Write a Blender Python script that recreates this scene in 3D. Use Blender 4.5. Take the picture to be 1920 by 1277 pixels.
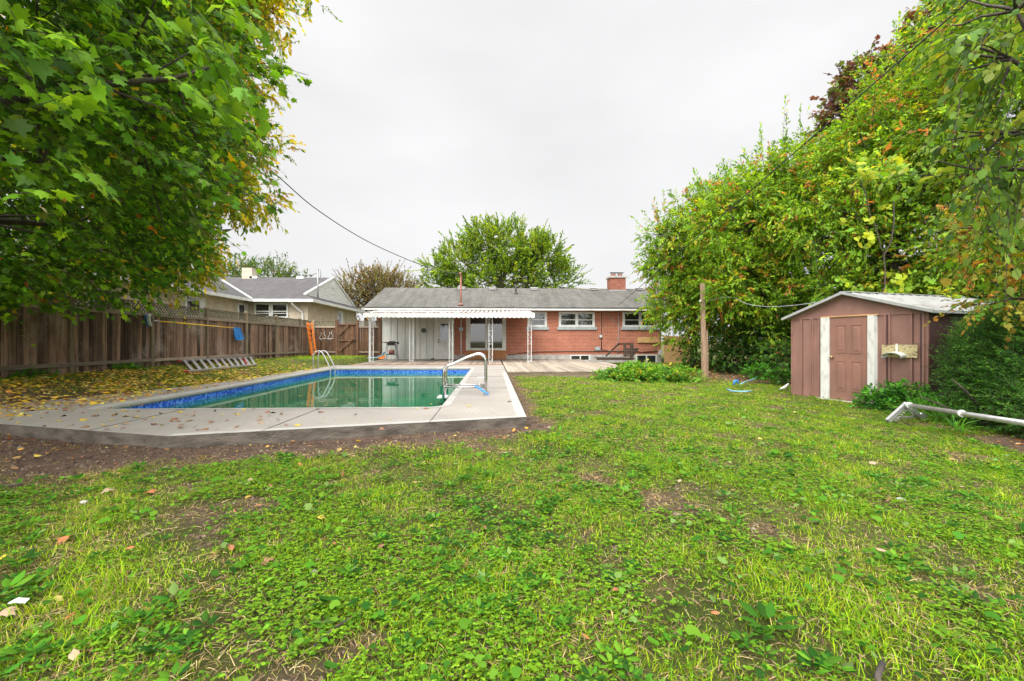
import bpy, math, random
import numpy as np
from mathutils import Vector
R = math.radians
random.seed(7)
rng = np.random.default_rng(11)
for o in list(bpy.data.objects):
    bpy.data.objects.remove(o)
SC = bpy.context.scene
COL = SC.collection

# ------------------------------------------------------------------ camera
F = 860.0; HC = 0.95; YAW = math.atan(37 / 860.0)
cd = bpy.data.cameras.new('camera'); cam = bpy.data.objects.new('camera', cd); COL.objects.link(cam)
cd.sensor_width = 36; cd.lens = 36 * F / 1920; cd.shift_y = 1.5 / 1920
cd.clip_start = 0.05; cd.clip_end = 3000
cam.location = (0, 0, HC); cam.rotation_euler = (R(90), 0, -YAW)
SC.camera = cam
# ------------------------------------------------------------------ world (overcast sky)
w = bpy.data.worlds.new('World'); SC.world = w; w.use_nodes = True
nt = w.node_tree; N = nt.nodes; L = nt.links
for n in list(N): N.remove(n)
out = N.new('ShaderNodeOutputWorld'); bg = N.new('ShaderNodeBackground'); bg.inputs[1].default_value = 0.1
sky = N.new('ShaderNodeTexSky'); sky.sky_type = 'NISHITA'; sky.sun_disc = False
SUN_EL, SUN_AZ = R(42), R(203)
sky.sun_elevation = SUN_EL; sky.sun_rotation = SUN_AZ; sky.dust_density = 4; sky.air_density = 1.0
hs = N.new('ShaderNodeHueSaturation'); hs.inputs['Saturation'].default_value = 0.12
L.new(sky.outputs[0], hs.inputs['Color'])
tc = N.new('ShaderNodeTexCoord'); sx = N.new('ShaderNodeSeparateXYZ'); L.new(tc.outputs['Generated'], sx.inputs[0])
cr = N.new('ShaderNodeValToRGB'); cr.color_ramp.elements[0].position = 0.0
SKYE = [(0.0, 7.2), (0.30, 6.9), (0.61, 7.4), (0.78, 11.0), (1.0, 20.0)]
cr.color_ramp.elements[0].position = 0; cr.color_ramp.elements[1].position = 1
for i, (p, v) in enumerate(SKYE):
    e = cr.color_ramp.elements[0] if i == 0 else (cr.color_ramp.elements[-1] if i == len(SKYE) - 1 else cr.color_ramp.elements.new(p))
    e.position = p
    v /= 20.0; e.color = (v, v, v * 1.012, 1)
L.new(sx.outputs['Z'], cr.inputs[0])
nz = N.new('ShaderNodeTexNoise'); nz.inputs['Scale'].default_value = 1.6; nz.inputs['Detail'].default_value = 4
mp = N.new('ShaderNodeMapping'); mp.inputs['Scale'].default_value = (1, 1, 2.2)
L.new(tc.outputs['Generated'], mp.inputs[0]); L.new(mp.outputs[0], nz.inputs['Vector'])
mr = N.new('ShaderNodeMapRange'); mr.inputs[1].default_value = 0.3; mr.inputs[2].default_value = 0.7
mr.inputs[3].default_value = 0.87 * 20; mr.inputs[4].default_value = 1.08 * 20
L.new(nz.outputs[0], mr.inputs[0])
mul = N.new('ShaderNodeVectorMath'); mul.operation = 'SCALE'
L.new(cr.outputs[0], mul.inputs[0]); L.new(mr.outputs[0], mul.inputs['Scale'])
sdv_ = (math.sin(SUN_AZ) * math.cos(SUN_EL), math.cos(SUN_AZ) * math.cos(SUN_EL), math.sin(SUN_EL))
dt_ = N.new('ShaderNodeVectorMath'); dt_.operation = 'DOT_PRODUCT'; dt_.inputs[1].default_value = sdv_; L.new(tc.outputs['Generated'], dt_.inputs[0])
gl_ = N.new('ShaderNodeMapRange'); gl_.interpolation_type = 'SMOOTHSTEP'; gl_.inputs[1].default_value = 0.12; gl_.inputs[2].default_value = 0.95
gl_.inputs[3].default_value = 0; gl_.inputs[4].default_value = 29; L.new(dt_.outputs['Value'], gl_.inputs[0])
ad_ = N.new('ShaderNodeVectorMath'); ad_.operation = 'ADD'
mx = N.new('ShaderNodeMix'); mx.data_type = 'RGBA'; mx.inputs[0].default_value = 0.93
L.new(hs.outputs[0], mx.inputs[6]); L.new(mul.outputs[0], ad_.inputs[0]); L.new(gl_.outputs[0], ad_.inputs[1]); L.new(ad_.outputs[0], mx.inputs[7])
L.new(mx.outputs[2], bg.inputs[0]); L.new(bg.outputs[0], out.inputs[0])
# ------------------------------------------------------------------ sun
sd = bpy.data.lights.new('sun', 'SUN'); sd.energy = 1.5; sd.angle = R(22); sd.color = (1.0, 0.97, 0.92)
sun = bpy.data.objects.new('sun', sd); COL.objects.link(sun)
sdir = Vector((math.sin(SUN_AZ) * math.cos(SUN_EL), math.cos(SUN_AZ) * math.cos(SUN_EL), math.sin(SUN_EL)))
sun.rotation_euler = sdir.to_track_quat('Z', 'Y').to_euler()
vs = SC.view_settings; vs.view_transform = 'Standard'; vs.look = 'None'; vs.exposure = 0.40; vs.gamma = 1.0
SC.cycles.max_bounces = 7; SC.cycles.diffuse_bounces = 4; SC.cycles.transparent_max_bounces = 6
SC.cycles.use_denoising = True

# ------------------------------------------------------------------ projection helpers
cy, sy = math.cos(YAW), math.sin(YAW)
def P(px, py, Z):
    a = (px - 960) / F * Z; b = (640 - py) / F * Z
    return Vector((a * cy + Z * sy, -a * sy + Z * cy, HC + b))
def ray(px, py):
    a = (px - 960) / F; b = (640 - py) / F
    return Vector((a * cy + sy, -a * sy + cy, b))
def G(px, py, z=0.0):
    d = ray(px, py); t = (z - HC) / d.z; return Vector((d.x * t, d.y * t, z))
def GX(px, py, X):
    d = ray(px, py); t = X / d.x; return Vector((X, d.y * t, HC + d.z * t))
def GY(px, py, Y):
    d = ray(px, py); t = Y / d.y; return Vector((d.x * t, Y, HC + d.z * t))

# ------------------------------------------------------------------ object helpers
def tag(o, label=None, cat=None, group=None, kind=None):
    if label: o['label'] = label
    if cat: o['category'] = cat
    if group: o['group'] = group
    if kind: o['kind'] = kind
    return o
def thing(name, label, cat, loc=(0, 0, 0), group=None):
    o = bpy.data.objects.new(name, None); COL.objects.link(o); o.location = loc; o.empty_display_size = 0.1
    return tag(o, label, cat, group)
def wloc(o):
    v = Vector((0, 0, 0))
    while o is not None:
        v = v + Vector(o.location); o = o.parent
    return v
def copy_tree(o, parent=None):
    c = o.copy(); COL.objects.link(c); c.parent = parent
    for ch in [x for x in bpy.data.objects if x.parent == o]:
        copy_tree(ch, c)
    return c
class MB:
    def __init__(s, mat=None):
        s.v = []; s.f = []; s.fm = []; s.t = []; s.mats = []; s.sm = []; s.tone = 0.5; s.smooth = False
        s.m(mat)
    def m(s, mat):
        if mat is None: s.cur = 0; return s
        if mat not in s.mats: s.mats.append(mat)
        s.cur = s.mats.index(mat); return s
    def add(s, vs, fs, smooth=None):
        b = len(s.v)
        s.v += [tuple(x) for x in vs]; s.t += [s.tone] * len(vs)
        for f in fs:
            s.f.append(tuple(b + i for i in f)); s.fm.append(s.cur); s.sm.append(s.smooth if smooth is None else smooth)
        return s
    def box(s, x0, x1, y0, y1, z0, z1, M=None):
        vs = [(x, y, z) for z in (z0, z1) for y in (y0, y1) for x in (x0, x1)]
        if M: vs = [M(Vector(p)) for p in vs]
        return s.add(vs, [(0, 2, 3, 1), (4, 5, 7, 6), (0, 1, 5, 4), (2, 6, 7, 3), (0, 4, 6, 2), (1, 3, 7, 5)], False)
    def obox(s, a, b, w, h, up=(0, 0, 1)):
        a = Vector(a); b = Vector(b); d = (b - a).normalized(); u = Vector(up)
        sd = d.cross(u)
        if sd.length < 1e-4: sd = d.cross(Vector((1, 0, 0)))
        sd.normalize(); u = sd.cross(d)
        vs = []
        for p in (a, b):
            for q, r in ((-1, -1), (1, -1), (1, 1), (-1, 1)):
                vs.append(p + sd * (q * w / 2) + u * (r * h / 2))
        return s.add(vs, [(0, 1, 2, 3), (7, 6, 5, 4), (0, 4, 5, 1), (1, 5, 6, 2), (2, 6, 7, 3), (3, 7, 4, 0)], False)
    def tube(s, pts, r, n=8, caps=True, smooth=True):
        pts = [Vector(p) for p in pts]; k = len(pts)
        rr = r if isinstance(r, (list, tuple)) else [r] * k
        vs = []; pu = None
        for i in range(k):
            d = (pts[min(i + 1, k - 1)] - pts[max(i - 1, 0)])
            if d.length < 1e-9: d = Vector((0, 0, 1))
            d.normalize()
            if pu is None:
                u = Vector((0, 0, 1)) if abs(d.z) < 0.9 else Vector((1, 0, 0))
            else: u = pu
            sdv = d.cross(u)
            if sdv.length < 1e-6: sdv = d.orthogonal()
            sdv.normalize(); u = sdv.cross(d).normalized(); pu = u
            for j in range(n):
                a = 2 * math.pi * j / n
                vs.append(pts[i] + (sdv * math.cos(a) + u * math.sin(a)) * rr[i])
        fs = []
        for i in range(k - 1):
            for j in range(n):
                q = (j + 1) % n
                fs.append((i * n + j, i * n + q, (i + 1) * n + q, (i + 1) * n + j))
        s.add(vs, fs, smooth)
        if caps:
            b = len(s.v) - k * n
            s.f.append(tuple(b + j for j in reversed(range(n)))); s.fm.append(s.cur); s.sm.append(False)
            s.f.append(tuple(b + (k - 1) * n + j for j in range(n))); s.fm.append(s.cur); s.sm.append(False)
        return s
    def prism(s, poly, d):
        n = len(poly); d = Vector(d); a = [Vector(p) for p in poly]; b = [p + d for p in a]
        fs = [tuple(range(n)), tuple(reversed(range(n, 2 * n)))]
        for i in range(n):
            j = (i + 1) % n; fs.append((i, n + i, n + j, j))
        return s.add(a + b, fs, False)
    def ball(s, c, rx, ry=None, rz=None, nu=10, nv=7):
        ry = ry or rx; rz = rz or rx; c = Vector(c)
        vs = [c + Vector((0, 0, -rz))]
        for i in range(1, nv):
            th = math.pi * i / nv
            for j in range(nu):
                a = 2 * math.pi * j / nu
                vs.append(c + Vector((rx * math.sin(th) * math.cos(a), ry * math.sin(th) * math.sin(a), -rz * math.cos(th))))
        vs.append(c + Vector((0, 0, rz))); fs = []
        for j in range(nu): fs.append((0, 1 + (j + 1) % nu, 1 + j))
        for i in range(nv - 2):
            for j in range(nu):
                q = (j + 1) % nu; A = 1 + i * nu
                fs.append((A + j, A + q, A + nu + q, A + nu + j))
        A = 1 + (nv - 2) * nu; T = len(vs) - 1
        for j in range(nu): fs.append((A + j, A + (j + 1) % nu, T))
        return s.add(vs, fs, True)
    def build(s, name, parent=None, bevel=0):
        me = bpy.data.meshes.new(name); o = bpy.data.objects.new(name, me); COL.objects.link(o)
        off = (0, 0, 0)
        if parent is not None:
            o.parent = parent; w0 = wloc(parent); off = w0
            vv = [(p[0] - w0.x, p[1] - w0.y, p[2] - w0.z) for p in s.v]
        else: vv = s.v
        me.from_pydata(vv, [], s.f)
        for m_ in s.mats: me.materials.append(m_)
        me.polygons.foreach_set('material_index', s.fm); me.polygons.foreach_set('use_smooth', s.sm)
        at = me.attributes.new('tone', 'FLOAT', 'POINT'); at.data.foreach_set('value', s.t)
        me.update()
        if bevel:
            b = o.modifiers.new('bevel', 'BEVEL'); b.width = bevel; b.segments = 2; b.limit_method = 'ANGLE'; b.angle_limit = R(40)
        return o

# ------------------------------------------------------------------ materials
def new_mat(name):
    m = bpy.data.materials.new(name); m.use_nodes = True
    return m, m.node_tree, m.node_tree.nodes['Principled BSDF']
def mix(nt, a, b, fac, mode='MIX'):
    n = nt.nodes.new('ShaderNodeMix'); n.data_type = 'RGBA'; n.blend_type = mode
    for sock, v in ((n.inputs[6], a), (n.inputs[7], b), (n.inputs[0], fac)):
        if hasattr(v, 'links'): nt.links.new(v, sock)
        elif isinstance(v, (int, float)): sock.default_value = v
        else: sock.default_value = (*v[:3], 1)
    return n.outputs[2]
def noise(nt, scale, detail=4, stretch=(1, 1, 1), rough=0.55, lo=0.35, hi=0.65):
    t = nt.nodes.new('ShaderNodeTexCoord'); m = nt.nodes.new('ShaderNodeMapping'); m.inputs['Scale'].default_value = stretch
    n = nt.nodes.new('ShaderNodeTexNoise'); n.inputs['Scale'].default_value = scale; n.inputs['Detail'].default_value = detail
    n.inputs['Roughness'].default_value = rough
    nt.links.new(t.outputs['Object'], m.inputs[0]); nt.links.new(m.outputs[0], n.inputs['Vector'])
    r = nt.nodes.new('ShaderNodeMapRange'); r.inputs[1].default_value = lo; r.inputs[2].default_value = hi
    nt.links.new(n.outputs[0], r.inputs[0])
    return r.outputs[0]
def attr(nt, name):
    n = nt.nodes.new('ShaderNodeAttribute'); n.attribute_name = name; return n
def bump(nt, p, h, strength=0.4, dist=0.01):
    b = nt.nodes.new('ShaderNodeBump'); b.inputs['Strength'].default_value = strength; b.inputs['Distance'].default_value = dist
    nt.links.new(h, b.inputs['Height']); nt.links.new(b.outputs[0], p.inputs['Normal'])
def simple(name, c, rough=0.6, metal=0.0, c2=None, scale=6, stretch=(1, 1, 1), bmp=0.0, spec=0.5, detail=5, lo=0.35, hi=0.65):
    m, nt, p = new_mat(name)
    p.inputs['Roughness'].default_value = rough; p.inputs['Metallic'].default_value = metal
    p.inputs['Specular IOR Level'].default_value = spec
    if c2 is None: c2 = tuple(x * 0.8 for x in c)
    n = noise(nt, scale, detail, stretch, lo=lo, hi=hi)
    nt.links.new(mix(nt, c, c2, n), p.inputs['Base Color'])
    if bmp: bump(nt, p, noise(nt, scale * 6, 4, stretch), bmp, 0.01)
    return m
def wood(name, dark, light, tonelo=0.6, stretch=(14, 14, 0.8), stain=None, rough=0.85):
    m, nt, p = new_mat(name); p.inputs['Roughness'].default_value = rough; p.inputs['Specular IOR Level'].default_value = 0.2
    g = noise(nt, 2.2, 7, stretch, 0.65, 0.3, 0.7)
    col = mix(nt, dark, light, g)
    fine = noise(nt, 9, 5, stretch, 0.7, 0.25, 0.75)
    col = mix(nt, col, mix(nt, (0.35, 0.35, 0.35), (1.25, 1.22, 1.2), fine), 0.75, 'MULTIPLY')
    a = attr(nt, 'tone')
    r = nt.nodes.new('ShaderNodeMapRange'); r.inputs[3].default_value = tonelo; r.inputs[4].default_value = 2 - tonelo
    nt.links.new(a.outputs['Fac'], r.inputs[0])
    sc = nt.nodes.new('ShaderNodeVectorMath'); sc.operation = 'SCALE'
    nt.links.new(col, sc.inputs[0]); nt.links.new(r.outputs[0], sc.inputs['Scale'])
    res = sc.outputs[0]
    if stain:
        res = mix(nt, res, stain, noise(nt, 1.1, 6, (1, 1, 1), 0.7, 0.52, 0.75))
    nt.links.new(res, p.inputs['Base Color'])
    bump(nt, p, fine, 0.5, 0.006)
    return m
def leafmat(name, trans=0.4, rough=0.5, spec=0.35):
    m, nt, p = new_mat(name); p.inputs['Roughness'].default_value = rough; p.inputs['Specular IOR Level'].default_value = spec
    a = attr(nt, 'col'); nt.links.new(a.outputs['Color'], p.inputs['Base Color'])
    t = nt.nodes.new('ShaderNodeBsdfTranslucent')
    nt.links.new(mix(nt, a.outputs['Color'], (1.5, 1.35, 0.5), 1.0, 'MULTIPLY'), t.inputs[0])
    ms = nt.nodes.new('ShaderNodeMixShader'); ms.inputs[0].default_value = trans
    o_ = nt.nodes['Material Output']
    nt.links.new(p.outputs[0], ms.inputs[1]); nt.links.new(t.outputs[0], ms.inputs[2]); nt.links.new(ms.outputs[0], o_.inputs[0])
    return m
def brick(name, c1, c2, mortar, bw=0.21, rh=0.075, axis='X', ms=0.006, grime=None):
    m, nt, p = new_mat(name); p.inputs['Roughness'].default_value = 0.85; p.inputs['Specular IOR Level'].default_value = 0.2
    t = nt.nodes.new('ShaderNodeTexCoord'); s = nt.nodes.new('ShaderNodeSeparateXYZ'); c = nt.nodes.new('ShaderNodeCombineXYZ')
    nt.links.new(t.outputs['Object'], s.inputs[0])
    ad = nt.nodes.new('ShaderNodeMath'); ad.operation = 'ADD'
    nt.links.new(s.outputs['X'], ad.inputs[0]); nt.links.new(s.outputs['Y'], ad.inputs[1])
    nt.links.new(ad.outputs[0], c.inputs[0]); nt.links.new(s.outputs['Z'], c.inputs[1])
    b = nt.nodes.new('ShaderNodeTexBrick'); b.inputs['Scale'].default_value = 1; b.inputs['Brick Width'].default_value = bw
    b.inputs['Row Height'].default_value = rh; b.inputs['Mortar Size'].default_value = ms; b.inputs['Mortar Smooth'].default_value = 0.2
    b.inputs['Color1'].default_value = (*c1, 1); b.inputs['Color2'].default_value = (*c2, 1); b.inputs['Mortar'].default_value = (*mortar, 1)
    nt.links.new(c.outputs[0], b.inputs['Vector'])
    v = noise(nt, 1.3, 6, (1, 1, 1), 0.6, 0.3, 0.7)
    col = mix(nt, b.outputs['Color'], mix(nt, (0.78, 0.76, 0.75), (1.12, 1.1, 1.08), v), 1.0, 'MULTIPLY')
    v2 = noise(nt, 25, 3, (1, 1, 3), 0.6, 0.3, 0.7)
    col = mix(nt, col, mix(nt, (0.85, 0.85, 0.85), (1.1, 1.1, 1.1), v2), 1.0, 'MULTIPLY')
    if grime: col = mix(nt, col, grime, noise(nt, 0.7, 7, (1, 1, 1), 0.7, 0.55, 0.8))
    nt.links.new(col, p.inputs['Base Color'])
    bump(nt, p, b.outputs['Fac'], -0.5, 0.008)
    return m
def shingle(name, c1, c2, streak):
    m, nt, p = new_mat(name); p.inputs['Roughness'].default_value = 0.95; p.inputs['Specular IOR Level'].default_value = 0.15
    t = nt.nodes.new('ShaderNodeTexCoord')
    s = nt.nodes.new('ShaderNodeSeparateXYZ'); nt.links.new(t.outputs['Object'], s.inputs[0])
    c = nt.nodes.new('ShaderNodeCombineXYZ'); mz = nt.nodes.new('ShaderNodeMath'); mz.operation = 'MULTIPLY'; mz.inputs[1].default_value = 3.0
    nt.links.new(s.outputs['Z'], mz.inputs[0]); nt.links.new(s.outputs['X'], c.inputs[0]); nt.links.new(mz.outputs[0], c.inputs[1])
    b = nt.nodes.new('ShaderNodeTexBrick'); b.inputs['Scale'].default_value = 1; b.inputs['Brick Width'].default_value = 0.3
    b.inputs['Row Height'].default_value = 0.14; b.inputs['Mortar Size'].default_value = 0.01; b.inputs['Mortar Smooth'].default_value = 0.6
    b.inputs['Color1'].default_value = (*c1, 1); b.inputs['Color2'].default_value = (*c2, 1); b.inputs['Mortar'].default_value = (*[x * 0.5 for x in c1], 1)
    nt.links.new(c.outputs[0], b.inputs['Vector'])
    col = mix(nt, b.outputs['Color'], streak, noise(nt, 0.9, 7, (3.2, 0.5, 0.5), 0.7, 0.42, 0.75))
    col = mix(nt, col, mix(nt, (0.7, 0.7, 0.7), (1.25, 1.25, 1.25), noise(nt, 30, 3, (1, 1, 1), 0.7, 0.3, 0.7)), 1.0, 'MULTIPLY')
    nt.links.new(col, p.inputs['Base Color'])
    return m

M = {}
M['white'] = simple('white_paint', (0.66, 0.66, 0.64), 0.5, c2=(0.54, 0.54, 0.51), scale=3)
M['white_old'] = simple('worn_white_paint', (0.66, 0.65, 0.61), 0.6, c2=(0.34, 0.30, 0.25), scale=9, lo=0.5, hi=0.85, stretch=(1, 1, 0.5))
M['cream_metal'] = simple('cream_siding_paint', (0.70, 0.70, 0.64), 0.55, c2=(0.50, 0.51, 0.47), scale=1.6, stretch=(1, 1, 0.4))
M['dark'] = simple('dark_paint', (0.03, 0.03, 0.03), 0.6)
M['black_metal'] = simple('black_metal', (0.03, 0.03, 0.032), 0.5, 0.3, c2=(0.07, 0.05, 0.04))
M['steel'] = simple('polished_steel', (0.62, 0.61, 0.59), 0.16, 1.0, c2=(0.5, 0.49, 0.47), scale=30)
M['alu'] = simple('aluminium', (0.62, 0.61, 0.6), 0.38, 0.75, c2=(0.5, 0.49, 0.48), scale=15)
M['red'] = simple('red_plastic', (0.45, 0.05, 0.03), 0.5)
M['orange'] = simple('orange_ladder_paint', (0.78, 0.22, 0.03), 0.5, c2=(0.6, 0.15, 0.02), scale=10)
M['yellow'] = simple('yellow_pole_paint', (0.85, 0.55, 0.02), 0.35, c2=(0.8, 0.48, 0.02))
M['blue'] = simple('blue_plastic', (0.03, 0.25, 0.68), 0.4, c2=(0.03, 0.20, 0.58), scale=14)
M['bluegrey'] = simple('blue_grey_plastic', (0.22, 0.36, 0.42), 0.5)
M['pipegrey'] = simple('grey_galvanised', (0.35, 0.35, 0.34), 0.5, 0.5)
M['rust'] = simple('rusty_pipe', (0.27, 0.12, 0.085), 0.75, c2=(0.25, 0.09, 0.06), scale=12)
M['concrete'] = simple('foundation_concrete', (0.42, 0.40, 0.36), 0.9, c2=(0.30, 0.28, 0.25), scale=4, bmp=0.3)
M['brick'] = brick('orange_red_brick', (0.42, 0.125, 0.068), (0.31, 0.088, 0.048), (0.50, 0.33, 0.25), ms=0.009)
M['chimneybrick'] = brick('chimney_brick', (0.33, 0.105, 0.06), (0.22, 0.07, 0.045), (0.30, 0.23, 0.19), grime=(0.05, 0.042, 0.038))
M['buff'] = brick('buff_brick', (0.60, 0.52, 0.41), (0.50, 0.43, 0.33), (0.40, 0.36, 0.30), bw=0.32, rh=0.1, ms=0.012)
M['shingle'] = shingle('weathered_shingles', (0.155, 0.148, 0.132), (0.115, 0.11, 0.098), (0.07, 0.066, 0.056))
M['shingle2'] = shingle('dark_weathered_shingles', (0.115, 0.11, 0.11), (0.09, 0.086, 0.086), (0.075, 0.066, 0.062))
M['fence'] = wood('fence_boards', (0.062, 0.036, 0.024), (0.33, 0.21, 0.145), 0.3, stretch=(11, 11, 0.55), stain=(0.34, 0.28, 0.23))
M['fence_warm'] = wood('stained_fence_boards', (0.065, 0.034, 0.02), (0.19, 0.105, 0.06), 0.55, stain=(0.05, 0.03, 0.02))
M['rail'] = wood('weathered_rail', (0.22, 0.17, 0.125), (0.40, 0.33, 0.25), 0.7, stretch=(14, 0.8, 14))
M['post'] = wood('fence_post_wood', (0.20, 0.155, 0.10), (0.38, 0.30, 0.20), 0.7, stain=(0.12, 0.12, 0.06))
M['lattice'] = wood('lattice_wood', (0.13, 0.115, 0.075), (0.28, 0.25, 0.165), 0.7, stretch=(6, 6, 6))
M['polewood'] = wood('new_post_wood', (0.26, 0.16, 0.10), (0.44, 0.32, 0.22), 0.75, stretch=(16, 16, 0.7))
M['deck'] = wood('grey_deck_boards', (0.22, 0.18, 0.14), (0.40, 0.34, 0.28), 0.7, stretch=(16, 0.6, 16))
M['deck_light'] = wood('pale_deck_boards', (0.27, 0.22, 0.17), (0.45, 0.38, 0.30), 0.75, stretch=(16, 0.6, 16))
M['deck_edge'] = wood('brown_deck_edge', (0.30, 0.15, 0.08), (0.48, 0.27, 0.15), 0.8, stretch=(0.7, 14, 14))
M['edge_grey'] = wood('grey_deck_edge', (0.17, 0.13, 0.09), (0.30, 0.23, 0.16), 0.8, stretch=(0.7, 14, 14))
M['darkwood'] = wood('old_dark_timber', (0.045, 0.032, 0.024), (0.12, 0.09, 0.07), 0.7, stretch=(6, 6, 6))
M['cedar'] = wood('cedar_boards', (0.33, 0.14, 0.06), (0.46, 0.22, 0.10), 0.8, stretch=(0.8, 14, 14))
M['plywood'] = simple('plywood', (0.60, 0.36, 0.16), 0.8, c2=(0.46, 0.26, 0.11), scale=2.5, stretch=(1, 1, 3), bmp=0.1)
M['shed'] = simple('brown_shed_paint', (0.31, 0.162, 0.130), 0.55, c2=(0.235, 0.125, 0.10), scale=2.4, stretch=(1, 1, 0.7), bmp=0.05)
M['shed_door'] = simple('brown_door_paint', (0.30, 0.15, 0.108), 0.55, c2=(0.215, 0.112, 0.085), scale=2.2, stretch=(1, 1, 0.8))
M['shed_shade'] = simple('shaded_shed_paint', (0.10, 0.045, 0.045), 0.6)  # shed colour darkened to paint in shade on side wall and ribs
M['shed_roof'] = simple('dirty_white_sheet', (0.29, 0.285, 0.27), 0.6, c2=(0.14, 0.13, 0.11), scale=5, lo=0.45, hi=0.8)
M['grey_trim'] = simple('grey_trim', (0.40, 0.40, 0.39), 0.5)
M['oldboard'] = simple('peeling_yellow_board', (0.50, 0.42, 0.22), 0.8, c2=(0.14, 0.08, 0.05), scale=14, stretch=(1, 1, 3), lo=0.55, hi=0.62)
M['brass'] = simple('brass', (0.6, 0.45, 0.2), 0.3, 1.0)
M['bark'] = simple('bark', (0.085, 0.065, 0.05), 0.9, c2=(0.045, 0.035, 0.028), scale=9, stretch=(1, 1, 0.3), bmp=0.6)
M['twig'] = simple('twig', (0.06, 0.045, 0.035), 0.9)
M['wire'] = simple('wire_rubber', (0.03, 0.03, 0.03), 0.6)
M['wiregrey'] = simple('grey_cable', (0.35, 0.36, 0.36), 0.6)
M['sill'] = simple('grey_sill_stone', (0.36, 0.40, 0.40), 0.8, c2=(0.28, 0.31, 0.31))
M['leaf'] = leafmat('leaf_tissue', 0.5, 0.5, 0.22)
M['grass'] = leafmat('grass_blades', 0.38, 0.65, 0.08)
M['dead'] = leafmat('dry_leaf_tissue', 0.2, 0.7, 0.2)
def glassmat(name, c, rough=0.03):
    m, nt, p = new_mat(name); p.inputs['Roughness'].default_value = rough
    n = noise(nt, 2.5, 4); nt.links.new(mix(nt, c, tuple(x * 0.4 for x in c), n), p.inputs['Base Color'])
    p.inputs['Specular IOR Level'].default_value = 0.8
    return m
M['glass'] = glassmat('dark_window_glass', (0.03, 0.035, 0.032))
M['glass_brown'] = glassmat('patio_window_glass', (0.05, 0.04, 0.03))
# awning
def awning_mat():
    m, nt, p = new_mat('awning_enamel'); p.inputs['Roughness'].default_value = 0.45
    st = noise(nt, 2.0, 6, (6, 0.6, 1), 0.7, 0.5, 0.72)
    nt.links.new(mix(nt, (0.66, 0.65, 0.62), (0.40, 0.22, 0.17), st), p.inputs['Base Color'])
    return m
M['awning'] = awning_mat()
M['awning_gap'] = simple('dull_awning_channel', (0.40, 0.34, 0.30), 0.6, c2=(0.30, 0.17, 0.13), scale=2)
# slab concrete
def slab_mat():
    m, nt, p = new_mat('pool_slab_concrete'); p.inputs['Roughness'].default_value = 0.85; p.inputs['Specular IOR Level'].default_value = 0.25
    a = noise(nt, 0.9, 6, (1, 1, 1), 0.6, 0.3, 0.7)
    col = mix(nt, (0.37, 0.335, 0.295), (0.29, 0.262, 0.23), a)
    br = noise(nt, 4, 5, (22, 1.2, 1), 0.6, 0.3, 0.7)
    col = mix(nt, col, mix(nt, (0.86, 0.86, 0.86), (1.08, 1.08, 1.08), br), 1.0, 'MULTIPLY')
    sp = noise(nt, 60, 3, (1, 1, 1), 0.7, 0.3, 0.7)
    col = mix(nt, col, mix(nt, (0.88, 0.88, 0.88), (1.08, 1.08, 1.08), sp), 1.0, 'MULTIPLY')
    st = noise(nt, 3.2, 6, (1, 1, 1), 0.7, 0.62, 0.8)
    col = mix(nt, col, (0.25, 0.20, 0.15), st)
    nt.links.new(col, p.inputs['Base Color']); bump(nt, p, br, 0.25, 0.004)
    return m
M['slab'] = slab_mat()
M['slab_edge'] = simple('smooth_border_concrete', (0.43, 0.405, 0.37), 0.8, c2=(0.35, 0.33, 0.30), scale=3)
M['slab_side'] = simple('rough_slab_side', (0.145, 0.12, 0.095), 0.95, c2=(0.06, 0.048, 0.037), scale=5, stretch=(1, 1, 2.5), bmp=0.7)
M['joint'] = simple('joint_dirt', (0.12, 0.105, 0.09), 0.95)
def liner_mat():
    m, nt, p = new_mat('blue_pool_liner'); p.inputs['Roughness'].default_value = 0.35
    t = nt.nodes.new('ShaderNodeTexCoord'); v = nt.nodes.new('ShaderNodeTexVoronoi'); v.inputs['Scale'].default_value = 32
    nt.links.new(t.outputs['Object'], v.inputs['Vector'])
    bw = nt.nodes.new('ShaderNodeRGBToBW'); nt.links.new(v.outputs['Color'], bw.inputs[0])
    r = nt.nodes.new('ShaderNodeValToRGB'); e = r.color_ramp.elements
    e[0].position = 0.25; e[0].color = (0.004, 0.05, 0.44, 1); e[1].position = 0.75; e[1].color = (0.14, 0.36, 0.90, 1)
    q = e.new(0.5); q.color = (0.008, 0.12, 0.70, 1)
    nt.links.new(bw.outputs[0], r.inputs[0]); nt.links.new(r.outputs[0], p.inputs['Base Color'])
    return m
M['liner'] = liner_mat()
def water_mat():
    m, nt, p = new_mat('murky_green_water'); p.inputs['Roughness'].default_value = 0.015; p.inputs['IOR'].default_value = 1.34
    p.inputs['Specular IOR Level'].default_value = 0.5
    n = noise(nt, 0.8, 4); nt.links.new(mix(nt, (0.012, 0.200, 0.088), (0.007, 0.130, 0.062), n), p.inputs['Base Color'])
    bump(nt, p, noise(nt, 3.0, 2), 0.05, 0.01)
    return m
M['water'] = water_mat()

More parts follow.
